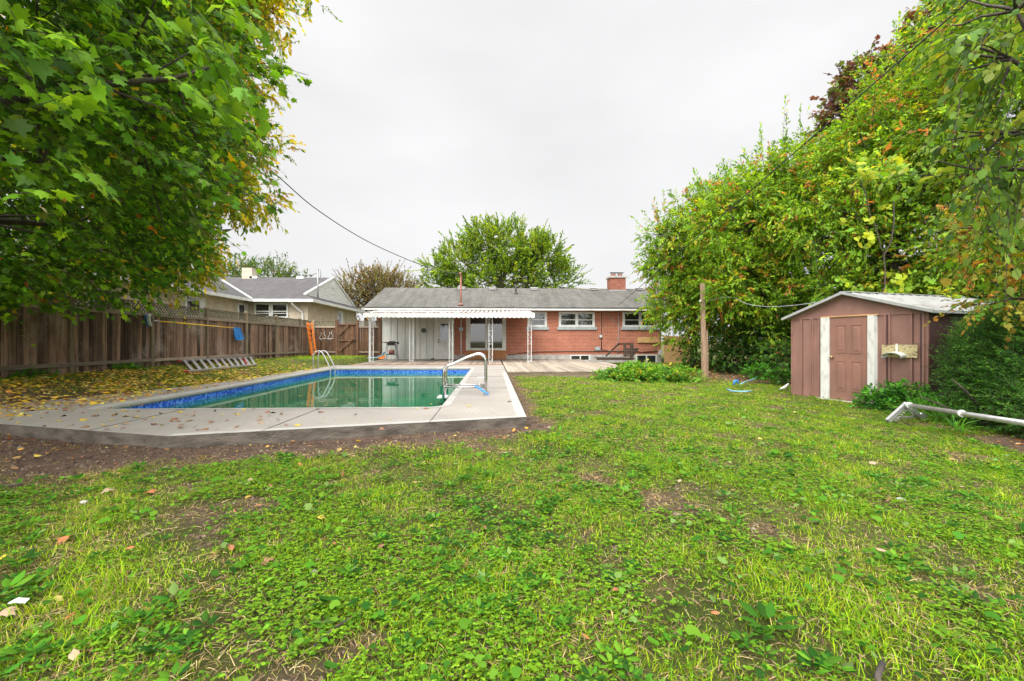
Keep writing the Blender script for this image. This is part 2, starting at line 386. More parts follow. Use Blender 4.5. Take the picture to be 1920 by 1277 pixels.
# ------------------------------------------------------------------ terrain functions
SLAB = [(0.43, 5.74), (-3.23, 4.73), (-5.65, 5.52), (-7.25, 6.04), (-7.3, 7.3), (-6.35, 10.2), (-6.2, 13.0), (-6.2, 18.38), (0.43, 18.38)]
PX0, PX1, PY0, PY1 = -5.65, -0.72, 6.67, 16.65
def sstep(a, b, x):
    t = np.clip((x - a) / (b - a), 0, 1); return t * t * (3 - 2 * t)
def wob(x, y, s, k=0.0):
    return (np.sin(x * 1.7 * s + 1.3 + k) * np.cos(y * 1.3 * s - 0.7 + 2 * k) + np.sin(x * 2.9 * s + y * 2.3 * s + k * 3) * 0.6
            + np.sin(-x * 4.7 * s + y * 5.3 * s + 2.1 + k) * 0.4 + np.sin(x * 9.1 * s - y * 3.7 * s + 0.4 - k) * 0.25) / 2.25
def gz(x, y):
    x = np.asarray(x, float); y = np.asarray(y, float)
    z = -0.13 - 0.19 * sstep(1.0, 6.5, x) * (1 - sstep(13, 20, y)) - 0.05 * sstep(13, 22, y) * sstep(0.5, 3, x)
    left = sstep(-6.1, -9.4, x) * sstep(3.0, 7.5, y)
    z = z + left * 0.26 + sstep(-5.6, -6.3, x) * sstep(6.5, 8.5, y) * 0.095
    z = z + 0.24 * sstep(-5.7, -6.4, x) * sstep(18.0, 19.0, y) * (1 - left)
    return z + 0.012 * wob(x, y, 1.6) + 0.006 * wob(x, y, 5.0, 1.0)
def in_poly(x, y, poly, ):
    x = np.asarray(x); y = np.asarray(y); c = np.zeros(x.shape, bool); n = len(poly); j = n - 1
    for i in range(n):
        xi, yi = poly[i]; xj, yj = poly[j]
        k = ((yi > y) != (yj > y)) & (x < (xj - xi) * (y - yi) / (yj - yi + 1e-12) + xi)
        c ^= k; j = i
    return c
def seg_d(x, y, a, b):
    ax, ay = a; bx, by = b; dx, dy = bx - ax, by - ay
    t = np.clip(((x - ax) * dx + (y - ay) * dy) / (dx * dx + dy * dy), 0, 1)
    return np.hypot(x - ax - t * dx, y - ay - t * dy)
def soil(x, y):
    x = np.asarray(x, float); y = np.asarray(y, float)
    d = np.minimum(np.minimum(seg_d(x, y, SLAB[0], SLAB[1]), seg_d(x, y, SLAB[1], SLAB[3])), 99)
    wd = np.interp(x, [-8, -5.5, -4, -3, -2, -1, 0.5, 1.2], [3.4, 2.9, 1.9, 1.15, 0.95, 0.95, 0.6, 0.25])
    n = wob(x, y, 1.9) * 0.5 + wob(x, y, 6.0, 2.0) * 0.35
    a = 1 - sstep(0.35, 1.15, d / wd + n * 0.5)
    d2 = seg_d(x, y, SLAB[0], (0.43, 15.0))
    a = np.maximum(a, 1 - sstep(0.05, 0.48, d2 + n * 0.30))
    p = sstep(0.26, 0.62, wob(x, y, 1.35, 4.0) * 0.75 + wob(x, y, 4.1, 5.0) * 0.5)       # worn patches
    a = np.maximum(a, p * 0.75)
    dh = seg_d(x, y, (6.6, 5.2), (9.5, 3.2)); a = np.maximum(a, 0.95 * (1 - sstep(0.5, 0.9, dh + n * .3)))
    dt = seg_d(x, y, (6.6, 20.5), (9.6, 14.0)); a = np.maximum(a, 0.95 * (1 - sstep(1.2, 2.1, dt + n * .5)))
    return a

# ------------------------------------------------------------------ leaf mesh machinery
def fan(outline, c=None):
    if c is None:
        v = outline; t = [(0, i, i + 1) for i in range(1, len(v) - 1)]
    else:
        v = [c] + outline; n = len(outline); t = [(0, 1 + i, 1 + (i + 1) % n) for i in range(n)]
    return np.array(v, float), np.array(t, int)
def mir(h):
    return h + [(-x, y, z) for x, y, z in reversed(h[1:-1])]
_mh = [(0, 0), (.16, -.10), (.44, -.02), (.34, .18), (.62, .40), (.40, .44), (.38, .62), (.17, .60), (0, 1.0)]
T_MAPLE = fan(mir([(x, y, -0.30 * abs(x) - 0.12 * y * y) for x, y in _mh]), (0, .36, 0.02))
T_LEAFLET = fan([(0, 0, 0), (.24, .42, -.05), (0, 1, -.12), (-.24, .42, -.05)])
T_THIN = fan([(0, 0, 0), (.15, .45, -.04), (0, 1, -.10), (-.15, .45, -.04)])
T_OVATE = fan([(0, 0, 0), (.26, .26, -.06), (.30, .58, -.09), (0, 1, -.16), (-.30, .58, -.09), (-.26, .26, -.06)], (0, .5, .02))
T_ROUND = fan([(0.5 * math.sin(a) * (1 - .25 * (i == 0)), .5 - .5 * math.cos(a) * (1 - .5 * (i == 0)), -.10 * math.sin(a) ** 2) for i, a in enumerate([2 * math.pi * k / 8 for k in range(8)])], (0, .48, -.06))
T_BLADE = (np.array([(-.5, 0, 0), (.5, 0, 0), (.38, .55, .0), (-.38, .55, .0), (0, 1, -.22)], float), np.array([(0, 1, 2), (0, 2, 3), (3, 2, 4)]))
T_NEEDLE = fan([(-.5, 0, 0), (.5, 0, 0), (.25, 1, 0), (-.25, 1, 0)])
def norm(a): return a / (np.linalg.norm(a, axis=-1, keepdims=True) + 1e-9)
def leaf_arrays(tpl, pos, d, nrm, size, wid=None):
    tv, tf = tpl; n = len(pos); d = norm(d); s = norm(np.cross(d, nrm)); u = np.cross(s, d)
    size = np.broadcast_to(np.asarray(size, float), (n,)); wid = size if wid is None else np.broadcast_to(wid, (n,))
    V = (pos[:, None, :] + (tv[None, :, 0:1] * wid[:, None, None]) * s[:, None, :]
         + (tv[None, :, 1:2] * size[:, None, None]) * d[:, None, :] + (tv[None, :, 2:3] * size[:, None, None]) * u[:, None, :])
    Fc = tf[None, :, :] + (np.arange(n) * len(tv))[:, None, None]
    return V.reshape(-1, 3), Fc.reshape(-1, 3), len(tv)
def mesh_np(name, parts, mat, parent=None):
    """parts: list of (V, F, colors per vertex)"""
    VV = []; FF = []; CC = []; b = 0
    for V_, F_, C_ in parts:
        VV.append(V_); FF.append(F_ + b); CC.append(C_); b += len(V_)
    V_ = np.concatenate(VV); F_ = np.concatenate(FF); C_ = np.concatenate(CC)
    if parent is not None:
        w0 = wloc(parent); V_ = V_ - np.array((w0.x, w0.y, w0.z))
    me = bpy.data.meshes.new(name); me.vertices.add(len(V_)); me.vertices.foreach_set('co', V_.astype(np.float32).ravel())
    me.loops.add(F_.size); me.loops.foreach_set('vertex_index', F_.astype(np.int32).ravel())
    me.polygons.add(len(F_)); me.polygons.foreach_set('loop_start', np.arange(0, F_.size, 3, dtype=np.int32))
    me.polygons.foreach_set('loop_total', np.full(len(F_), 3, dtype=np.int32))
    at = me.attributes.new('col', 'FLOAT_COLOR', 'POINT')
    at.data.foreach_set('color', np.concatenate([C_, np.ones((len(C_), 1))], 1).astype(np.float32).ravel())
    me.materials.append(mat); me.update(calc_edges=True)
    o = bpy.data.objects.new(name, me); COL.objects.link(o)
    if parent is not None: o.parent = parent
    return o
def pal(n, cols, wts, jit=0.18, idx=None):
    cols = np.array(cols); wts = np.array(wts, float); wts /= wts.sum()
    if idx is None: idx = rng.choice(len(cols), n, p=wts)
    c = cols[idx] * np.exp(rng.normal(0, jit, (n, 1))); return c * np.exp(rng.normal(0, jit * 0.35, (n, 3)))
def sprays(p, d, ln, k, tpl, size, cols, wts, droop=0.4, spread=0.5, szj=0.25, flat=0.6, coher=0.7, wid=None):
    """p (n,3) bases, d (n,3) directions; k leaves on each spray"""
    n = len(p); d = norm(d); ln = np.broadcast_to(ln, (n,)).astype(float)
    a = norm(np.cross(d, np.array((0.0, 0, 1.0)) + rng.normal(0, .15, (n, 3)))); b = np.cross(a, d)
    t = (np.arange(k)[None, :] + rng.random((n, k))) / k
    sgn = np.where((np.arange(k) % 2)[None, :] == 0, 1.0, -1.0) * (0.6 + 0.4 * rng.random((n, k)))
    up = rng.normal(0, 0.35, (n, k))
    side = a[:, None, :] * sgn[..., None] + b[:, None, :] * up[..., None]
    base = p[:, None, :] + d[:, None, :] * (t * ln[:, None])[..., None]
    base[..., 2] -= (t ** 2 * ln[:, None]) * droop * 0.45
    base += side * (size * 0.25)
    ld = d[:, None, :] * (1.0 - spread * 0.4) + side * spread * 1.3 * (1.15 - t)[..., None] + rng.normal(0, .22, (n, k, 3))
    ld[..., 2] -= droop * (0.5 + 0.6 * rng.random((n, k)))
    nr = np.array((0, 0, 1.0)) * flat + rng.normal(0, 0.45, (n, k, 3)) + d[:, None, :] * 0.3
    ci = rng.choice(len(cols), n, p=np.array(wts, float) / sum(wts))
    ci = np.repeat(ci[:, None], k, 1); alt = rng.choice(len(cols), (n, k), p=np.array(wts, float) / sum(wts))
    ci = np.where(rng.random((n, k)) < coher, ci, alt).ravel()
    C_ = pal(n * k, cols, wts, idx=ci)
    sz = size * np.exp(rng.normal(0, szj, n * k))
    V_, F_, m = leaf_arrays(tpl, base.reshape(-1, 3), ld.reshape(-1, 3), nr.reshape(-1, 3), sz, None if wid is None else sz * wid)
    return (V_, F_, np.repeat(C_, m, 0))
def twigs(p, d, ln, r0, droop=0.4):
    """three-sided tapering twigs"""
    n = len(p); d = norm(d); ln = np.broadcast_to(ln, (n,)).astype(float)
    a = norm(np.cross(d, (0.0, 0, 1.0) + rng.normal(0, .1, (n, 3)))); b = np.cross(a, d)
    e = p + d * ln[:, None]; e[:, 2] -= ln * droop * .45
    V_ = []
    for j in range(3):
        o_ = a * math.cos(2.094 * j) + b * math.sin(2.094 * j); V_.append(p + o_ * r0)
    for j in range(3):
        o_ = a * math.cos(2.094 * j) + b * math.sin(2.094 * j); V_.append(e + o_ * r0 * .35)
    V_ = np.stack(V_, 1).reshape(-1, 3)
    t = np.array([(0, 1, 4), (0, 4, 3), (1, 2, 5), (1, 5, 4), (2, 0, 3), (2, 3, 5)])
    F_ = (t[None] + (np.arange(n) * 6)[:, None, None]).reshape(-1, 3)
    return (V_, F_, np.full((len(V_), 3), 0.05))
def curve_pts(a, b, bend, n=7, wv=0.05):
    a = Vector(a); b = Vector(b); out_ = []; ln = (b - a).length
    for i in range(n + 1):
        t = i / n; q = a.lerp(b, t) + Vector(bend) * math.sin(math.pi * t)
        if 0 < i < n: q += Vector((random.uniform(-1, 1), random.uniform(-1, 1), random.uniform(-1, 1))) * wv * ln * 0.4
        out_.append(q)
    return out_
def blob_pts(blobs, n, shell=0.35, up=0.35, gap=0.0, gs=0.8, seed=0):
    """sample spray bases in the outer shells of ellipsoids: (centre, radii) list; returns points, outward dirs"""
    c = np.array([tuple(b[0]) for b in blobs]); r = np.array([tuple(b[1]) for b in blobs])
    wt = (r.prod(1)) ** (2 / 3); wt /= wt.sum()
    i = rng.choice(len(blobs), n, p=wt); v = norm(rng.normal(0, 1, (n, 3)))
    rad = 1 - shell * rng.random(n) ** 1.4
    p = c[i] + v * r[i] * rad[:, None]
    # reject those deep inside other blobs
    keep = np.ones(n, bool)
    for j in range(len(blobs)):
        q = (((p - c[j]) / r[j]) ** 2).sum(1); keep &= ~((q < (1 - shell * 1.25) ** 2) & (i != j))
    if gap > 0:
        f = wob(p[:, 0] * 1.0 + seed, p[:, 1] + p[:, 2] * 1.7, gs, seed * 1.0)
        keep &= f > (-0.75 + gap)
    p = p[keep]; v = norm(v[keep] * r[i][keep].mean(1, keepdims=True) / r[i][keep])
    d = v + rng.normal(0, 0.45, p.shape); d[:, 2] += up
    return p, norm(d)
def shoots(blobs, n, ln, k, tpl, size, cols, wts):
    c = np.array([tuple(b_[0]) for b_ in blobs]); r = np.array([tuple(b_[1]) for b_ in blobs]); i = rng.integers(0, len(blobs), n)
    v = norm(rng.normal(0, 1, (n, 3)) + np.array((0, 0, .9))); v[:, 2] = np.abs(v[:, 2]); p_ = c[i] + v * r[i] * .9
    d_ = norm(v * .5 + np.array((0, 0, .9)) + rng.normal(0, .2, (n, 3))); l_ = ln * np.exp(rng.normal(0, .3, n))
    return [sprays(p_, d_, l_, k, tpl, size, cols, wts, droop=.12, spread=.75, flat=.5)], twigs(p_, d_, l_, .009, .1)
def clumped(blobs, dens=1.0, rr=(.42, .75), flat=.62):
    out_ = []
    for c, r in blobs:
        c = np.array(tuple(c)); r = np.array(tuple(r)); k = max(4, int(dens * (r[0] * r[1] + r[0] * r[2] + r[1] * r[2]) * 4.19 / 1.5))
        for _ in range(k):
            v = norm(rng.normal(0, 1, 3)); q = rr[0] + (rr[1] - rr[0]) * rng.random(); q = min(q, .8 * r.min() + .1)
            out_.append((tuple(c + v * r * (.62 + .42 * rng.random())), (q, q, q * flat)))
        out_.append((tuple(c), tuple(r * .55)))
    return out_
def tree(name, label, cat, root, trunk_h, trunk_r, blobs, n, k, spray, tpl, size, cols, wts, group=None, shell=0.4, up=0.3,
         droop=0.5, gap=0.15, gs=0.8, seed=0, twr=0.006, limbs=True, lean=(0, 0), spread=0.5, zmin=None, wid=None, partname='crown', flat=0.6, shoot=0, clump=0):
    t = thing(name, label, cat, root, group)
    top = Vector(root) + Vector((lean[0], lean[1], trunk_h))
    b = MB(M['bark'])
    b.tube(curve_pts(Vector(root) - Vector((0, 0, .15)), top, (0, 0, 0), 6, 0.02), [trunk_r * (1.25 if i == 0 else 1 - 0.4 * i / 6) for i in range(7)], 9)
    if limbs:
        for (c, r) in blobs:
            c = Vector(c); s = Vector(root).lerp(top, random.uniform(.65, 1))
            b.tube(curve_pts(s, c, (0, 0, -0.1 * (c - s).length * random.uniform(-.3, 1)), 6, .06), [trunk_r * .5 * (1 - .8 * i / 6) + .008 for i in range(7)], 6)
            for _ in range(5):
                v = Vector((random.gauss(0, 1), random.gauss(0, 1), random.gauss(0.3, .7))).normalized()
                e = c + Vector((v.x * r[0], v.y * r[1], v.z * r[2])) * .9
                b.tube(curve_pts(c, e, (0, 0, 0), 4, .08), [trunk_r * .14 * (1 - .8 * i / 4) + .004 for i in range(5)], 4)
    b.build('trunk', t)
    p, d = blob_pts(clumped(blobs, clump) if clump else blobs, n, shell, up, gap, gs, seed)
    if zmin is not None:
        kq = p[:, 2] > zmin; p, d = p[kq], d[kq]
    ln = spray * np.exp(rng.normal(0, .3, len(p)))
    parts = [sprays(p, d, ln, k, tpl, size, cols, wts, droop=droop, spread=spread, wid=wid, flat=flat)]
    tw = [twigs(p, d, ln, twr, droop)]
    if shoot:
        a_, b_ = shoots(blobs, shoot, spray * 2.0, 26, tpl, size, cols, wts); parts += a_; tw.append(b_)
    mesh_np(partname, parts, M['leaf'], t)
    mesh_np('twigs', tw, M['twig'], t)
    return t


# ================================================================== GROUND
def axis(lo, hi, step, far):
    a = list(np.arange(lo, hi + 1e-6, step)); e = step; x = hi; b = []
    while x < far: e *= 1.5; x += e; b.append(x)
    x = lo; e = step; c = []
    while x > -far: e *= 1.5; x -= e; c.append(x)
    return np.array(list(reversed(c)) + a + b)
def build_ground():
    xs = axis(-14, 14, 0.1, 900); ys = axis(-2.5, 26, 0.1, 900)
    X, Y = np.meshgrid(xs, ys); Z = gz(X, Y)
    far = np.hypot(X, Y - 12) > 60; Z = np.where(far, -0.15, Z)
    nx, ny = len(xs), len(ys)
    V_ = np.stack([X, Y, Z], -1).reshape(-1, 3)
    s = np.where(np.hypot(X, Y - 12) > 30, 0.15, soil(X, Y)).reshape(-1)
    i = np.arange(ny - 1)[:, None] * nx + np.arange(nx - 1)[None]
    Q = np.stack([i, i + 1, i + nx + 1, i + nx], -1).reshape(-1, 4)
    cx = V_[Q, 0].mean(1); cyy = V_[Q, 1].mean(1)
    hole = (cx > PX0 - .35) & (cx < PX1 + .35) & (cyy > PY0 - .35) & (cyy < PY1 + .35)
    Q = Q[~hole]
    me = bpy.data.meshes.new('ground'); me.from_pydata(V_.tolist(), [], Q.tolist())
    at = me.attributes.new('soil', 'FLOAT', 'POINT'); at.data.foreach_set('value', s.astype(np.float32))
    me.polygons.foreach_set('use_smooth', [True] * len(me.polygons))
    o = bpy.data.objects.new('ground', me); COL.objects.link(o)
    m, nt, p = new_mat('lawn_soil'); p.inputs['Roughness'].default_value = 0.95; p.inputs['Specular IOR Level'].default_value = 0.1
    n1 = noise(nt, 7, 8, (1, 1, 1), 0.7, 0.3, 0.7); n2 = noise(nt, 1.2, 6, (1, 1, 1), 0.6, 0.35, 0.65)
    dirt = mix(nt, (0.25, 0.165, 0.12), (0.095, 0.062, 0.046), n1)
    gr = mix(nt, mix(nt, (0.10, 0.12, 0.03), (0.19, 0.16, 0.065), n1), (0.07, 0.10, 0.02), n2)
    a = attr(nt, 'soil'); nt.links.new(mix(nt, gr, dirt, a.outputs['Fac']), p.inputs['Base Color'])
    bump(nt, p, noise(nt, 14, 8, (1, 1, 1), 0.75, 0.2, 0.8), 1.0, 0.06)
    me.materials.append(m)
    tag(o, 'uneven backyard ground of lawn and bare brown soil', 'ground', kind='structure')
build_ground()

# ================================================================== POOL
def rrect(x0, x1, y0, y1, r, z, n=6):
    pts = []
    for (cx, cyy, a0) in ((x1 - r, y1 - r, 0), (x0 + r, y1 - r, 90), (x0 + r, y0 + r, 180), (x1 - r, y0 + r, 270)):
        for i in range(n + 1):
            a = R(a0 + 90 * i / n); pts.append((cx + r * math.cos(a), cyy + r * math.sin(a), z))
    return pts
def ring_fill(outer, inner, z):
    import bmesh
    from mathutils.geometry import tessellate_polygon
    loops = [[Vector((x, y, 0)) for x, y in outer], [Vector((p[0], p[1], 0)) for p in inner]]
    tr = tessellate_polygon(loops); vs = [(v.x, v.y, z) for l in loops for v in l]
    out_ = []
    for t in tr:
        a, b, c = [Vector(vs[i]) for i in t]
        out_.append(t if (b - a).cross(c - a).z > 0 else (t[0], t[2], t[1]))
    return vs, out_
pool = thing('swimming_pool', 'long in-ground pool with blue mottled liner, murky green water and grey concrete surround', 'swimming pool', (-3, 11.6, 0))
inner = rrect(PX0, PX1, PY0, PY1, 0.22, 0)
b = MB(M['slab'])
vs_, fs_ = ring_fill(SLAB, inner, 0.0); b.add(vs_, fs_)
sb = b.build('pool_deck_slab', pool)
# slab sides, border and bullnose
b = MB(M['slab_side']); n = len(SLAB)
for i in range(n):
    x0, y0 = SLAB[i]; x1, y1 = SLAB[(i + 1) % n]
    k = max(1, int(math.hypot(x1 - x0, y1 - y0) / .5))
    for j in range(k):
        a = (x0 + (x1 - x0) * j / k, y0 + (y1 - y0) * j / k); c = (x0 + (x1 - x0) * (j + 1) / k, y0 + (y1 - y0) * (j + 1) / k)
        b.add([(a[0], a[1], -0.35), (c[0], c[1], -0.35), (c[0], c[1], 0.0), (a[0], a[1], 0.0)], [(3, 2, 1, 0)])
b.build('slab_side', sb)
b = MB(M['slab_edge'])
def strip_in(p, q, wd, z=0.003, ext0=0, ext1=0):
    p = Vector((*p, 0)); q = Vector((*q, 0)); d = (q - p).normalized(); nn = Vector((d.y, -d.x, 0))
    a, c = p + d * ext0, q - d * ext1
    b.add([(a.x, a.y, z), (c.x, c.y, z), (c.x + nn.x * wd, c.y + nn.y * wd, z), (a.x + nn.x * wd, a.y + nn.y * wd, z)], [(0, 1, 2, 3)] if wd < 0 else [(3, 2, 1, 0)])
strip_in(SLAB[1], SLAB[0], -0.12, .003, 0.0, 0.0)
strip_in(SLAB[0], (0.43, 14.1), -0.13, .0045, 0.0, 0)
b.build('smooth_border', sb)
def joint(a, c, wd=0.012):
    b = MB(M['joint']); b.obox((a[0], a[1], -0.004), (c[0], c[1], -0.004), wd, 0.016); b.build('control_joint', sb)
joint((-.735, PY0 - .02), (-.735, 5.42)); joint((-2.44, PY0 - .02), (-2.44, 4.96)); joint((-4.3, PY0 - .02), (-4.3, 5.09)); joint((PX1 + .02, 9.3), (0.42, 9.3)); joint((PX1, 12.4), (0.42, 12.4)); joint((PX1, 15.4), (0.42, 15.4))


# coping lip + liner
b = MB(M['slab_edge']); i0 = inner; b.smooth = True
prof = [(0.0, 0.004), (-0.022, 0.0), (-0.034, -0.02), (-0.034, -0.055), (-0.02, -0.07), (0.02, -0.072)]
cen = Vector(((PX0 + PX1) / 2, (PY0 + PY1) / 2, 0)); k = len(inner)
def offs(w_): return rrect(PX0 - w_, PX1 + w_, PY0 - w_, PY1 + w_, 0.22 + w_, 0)
rings = [[(p[0], p[1], z) for p in offs(o_)] for o_, z in [(0.10, 0.004), (0.0, 0.004)] + prof[1:]]
vv = [q for r_ in rings for q in r_]; ff = []
for i in range(len(rings) - 1):
    for j in range(k):
        q = (j + 1) % k; ff.append((i * k + j, (i + 1) * k + j, (i + 1) * k + q, i * k + q))
b.add(vv, ff); b.build('coping', pool)
b = MB(M['liner']); o0 = offs(0.0)
b.add([(p[0], p[1], -0.06) for p in o0] + [(p[0], p[1], -0.7) for p in o0], [(j, k + j, k + (j + 1) % k, (j + 1) % k) for j in range(k)])
b.build('liner', pool)
b = MB(M['alu']); o1 = offs(-0.006)
b.add([(p[0], p[1], -0.068) for p in o1] + [(p[0], p[1], -0.078) for p in o1], [(j, k + j, k + (j + 1) % k, (j + 1) % k) for j in range(k)])
b.build('liner_bead', pool)
b = MB(M['water']); b.add([(p[0], p[1], -0.18) for p in offs(0.0)], [tuple(range(k))])
wt = b.build('pool_water'); tag(wt, 'still murky green water filling the pool', 'water', kind='structure')

# handrail over the steps and ladder
def arc(c, r, a0, a1, n, ax, y):
    return [(c[0] + r * math.cos(R(a0 + (a1 - a0) * i / n)), y, c[1] + r * math.sin(R(a0 + (a1 - a0) * i / n))) for i in range(n + 1)]
t = thing('pool_handrail', 'tall polished steel stair handrail with two bent rails on the slab beside the pool', 'handrail', (-0.12, 8.3, 0))
for y in (8.15, 8.55):
    b = MB(M['steel'])
    pts = [(-.115, y, 0), (-.115, y, .30), (-.115, y, .54)] + arc((-.255, .585), .14, -12, 100, 7, 0, y) + [(-.45, y, .665), (-.72, y, .535)] + arc((-.70, .40), .155, 125, 180, 4, 0, y) + [(-.86, y, .2), (-.87, y, -.30)]
    b.tube(pts, 0.024, 12); b.build('rail', t)
    b = MB(M['steel']); b.tube([(-.865, y - .001, .145), (-.125, y - .001, .135)], .019, 10); b.build('cross_bar', t)
    b = MB(M['pipegrey']); b.tube([(-.115, y, .004), (-.115, y, .016)], .055, 14); b.tube([(-.115, y, .016), (-.115, y, .03)], .034, 12); b.build('flange', t)
b = MB(M['white'])
b.box(-.98, -.80, 8.17, 8.53, -.06, -.04)
b.build('step', t)
t = thing('pool_ladder', 'arched steel pool ladder at the far corner of the pool by the grass', 'pool ladder', (-6.1, 16.0, 0))
for y in (15.85, 16.30):
    b = MB(M['alu'])
    pts = [(-6.08, y, 0), (-6.08, y, .38)] + arc((-5.90, .44), .175, 180, 55, 7, 0, y) + [(-5.72, y, .47), (-5.56, y, .16)] + [(-5.51, y, .03), (-5.50, y, -.1), (-5.50, y, -.5)]
    b.tube(pts, .022, 10); b.build('rail', t)
b = MB(M['white']); b.box(-5.55, -5.42, 15.87, 16.28, -.24, -.21); b.build('step', t)
b = MB(M['blue']); a_ = Vector((-.32, 7.98, .09)); c_ = Vector((-.05, 7.9, -.0)) + Vector((0, 0, .03))
b.tube([a_ + Vector((0, 0, .09)), a_ + Vector((.03, 0, .08)), (a_ + c_) / 2 + Vector((0, 0, .055)), c_ + Vector((-.03, 0, .01)), c_], [.006, .016, .021, .016, .006], 8)
b.m(M['steel']); mcc = (a_ + c_) / 2
b.tube([mcc + Vector((0, 0, .07)), mcc + Vector((-.04, .03, .14)), mcc + Vector((-.02, .05, .19)), mcc + Vector((-.06, .06, .23)), mcc + Vector((-.08, .05, .21))], .005, 6)
tag(b.build('pool_float'), 'small blue plastic oval hanging by a hook at the foot of the pool handrail', 'pool accessory')
b = MB(M['white']); g = G(902, 708.5, 0); b.box(g.x - .1, g.x + .1, g.y - .06, g.y + .06, .004, .02)
tag(b.build('skimmer_lid'), 'flat white square lid set in the concrete behind the pool handrail', 'pool lid')

# ================================================================== DECKS
def deck(name, label, x0, x1, y0, y1, zt, mat, edge, bw=0.14, th=.03, skirt=.14, ylist=None, group=None):
    t = thing(name, label, 'deck', ((x0 + x1) / 2, y0, zt - skirt), group)
    b = MB(mat); x = x0
    while x < x1 - .01:
        e = min(x + bw - .008, x1); cuts = [y0] + ([random.uniform(y0 + 1, y1 - 1)] if random.random() < .6 and y1 - y0 > 3 else []) + [y1]
        for i in range(len(cuts) - 1):
            b.tone = random.random(); b.box(x, e, cuts[i] + (.003 if i else 0), cuts[i + 1], zt - th + random.uniform(-.002, .002), zt + random.uniform(-.002, .003))
        x += bw
    b.build('board_surface', t)
    b = MB(edge); b.tone = .5; b.box(x0, x1, y0 + .02, y0 + .06, zt - skirt - .1, zt - th - .001)
    b.box(x0 + .001, x0 + .04, y0 + .06, y1, zt - skirt - .1, zt - th - .001); b.box(x1 - .04, x1 - .001, y0 + .06, y1, zt - skirt - .1, zt - th - .001)
    b.build('edge_board', t)
    b = MB(M['dark']); b.box(x0 + .05, x1 - .05, y0 + .08, y1, zt - skirt - .2, zt - th - .012); b.build('joists', t)
    return t
deck('patio_deck', 'low brown board deck under the white awning beside the pool slab', -5.6, 0.40, 18.42, 24.0, 0.02, M['deck'], M['deck_edge'])
b = MB(M['deck_edge']); b.tone = .7; b.box(-5.6, .40, 18.385, 18.415, -.06, .03); bb = b.build('front_board', bpy.data.objects['patio_deck'])
deck('sun_deck', 'pale weathered board deck between the lawn and the brick wall', 0.46, 5.0, 14.1, 20.4, 0.02, M['deck_light'], M['edge_grey'])
deck('wall_deck', 'narrow strip of greyer deck boards along the foot of the brick wall', 0.46, 4.55, 20.45, 23.97, 0.015, M['deck'], M['deck_edge'])

# ================================================================== MAIN HOUSE
HY = 24.0
house = thing('brick_house', 'single-storey orange brick house with long grey shingle roof behind the pool', 'house', (1.3, 24, -.2))
b = MB(M['brick']); b.box(-2.0, 8.95, HY, HY + 9, .25, 2.72); b.box(-6.0, -2.0, HY + .06, HY + 9, .0, 2.72)
wall = b.build('brick_wall', house)
b = MB(M['concrete']); b.box(-2.0, 8.93, HY - .02, HY + 8.9, -.5, .252); b.box(-6.0, -2.0, HY + .04, HY + 8.9, -.5, .02); b.build('foundation', house)
# white panelled wall
b = MB(M['cream_metal']); xs_ = [-5.72]
for px in (733.5, 745.5, 760, 779, 788, 800.5, 812.5, 822.5): xs_.append(GY(px, 640, HY).x)
xs_.append(-1.98)
for i in range(len(xs_) - 1):
    if xs_[i] > -2.9: continue
    b.box(xs_[i] + .014, xs_[i + 1] - .014, HY - .03, HY + .004, .02, 2.60)
b.m(M['sill']); b.box(-5.72, -2.0, HY + .005, HY + .055, .02, 2.62); b.m(M['cream_metal'])
b.box(-2.88, -1.98, HY - .035, HY + .05, 2.13, 2.60); b.box(-2.09, -1.98, HY - .04, HY + .05, .02, 2.13)
b.build('panel_siding', house)
b = MB(M['white']); b.box(-2.87, -2.10, HY - .028, HY + .02, .03, 2.12)
gx0, gx1 = -2.70, -2.27
b.box(gx0 - .05, gx1 + .05, HY - .045, HY - .027, .93, .99); b.box(gx0 - .05, gx1 + .05, HY - .045, HY - .027, 1.86, 1.92)
b.box(gx0 - .05, gx0, HY - .045, HY - .027, .99, 1.86); b.box(gx1, gx1 + .05, HY - .045, HY - .027, .99, 1.86)
dr = b.build('door', house)
b = MB(M['glass']); b.box(gx0, gx1, HY - .034, HY - .026, .99, 1.86); b.build('pane', dr)
b = MB(M['black_metal']); b.ball((-2.80, HY - .06, .90), .04); b.build('handle', dr)
b = MB(M['black_metal']); b.ball((-2.80, HY - .06, 1.02), .035); b.build('lock', dr)
# patio window
pw = GY(873.8, 640, HY).x; pe = GY(948.8, 640, HY).x
b = MB(M['cream_metal']); zt, zb = 2.35, .47
b.box(pw, pw + .20, HY - .04, HY + .05, zb, zt); b.box(pe - .17, pe, HY - .04, HY + .05, zb, zt)
b.box(pw + .2, pe - .17, HY - .035, HY + .05, zb, zb + .10); b.box(pw + .2, pe - .17, HY - .035, HY + .05, zt - .1, zt)
fr = b.build('picture_window', house)
b = MB(M['white']); xm = (pw + pe) / 2 + .02
b.box(xm - .03, xm + .03, HY - .03, HY + .02, zb + .1, zt - .1)
for (a, c) in ((pw + .2, xm - .03), (xm + .03, pe - .17)):
    b.box(a, a + .03, HY - .028, HY + .02, zb + .1, zt - .1); b.box(c - .03, c, HY - .028, HY + .02, zb + .1, zt - .1)
    b.box(a + .03, c - .03, HY - .028, HY + .02, zb + .1, zb + .13)
b.build('sash', fr)
b = MB(M['glass_brown']); b.box(pw + .2, pe - .17, HY - .012, HY - .004, zb + .1, zt - .1); b.build('pane', fr)
b = MB(M['cedar'])
for i in range(3): b.tone = random.random(); b.box(pw, pe + .02, HY - .06 + i * .002, HY, .02 + i * .155, .02 + i * .155 + .148)
b.build('cedar_panel', house)
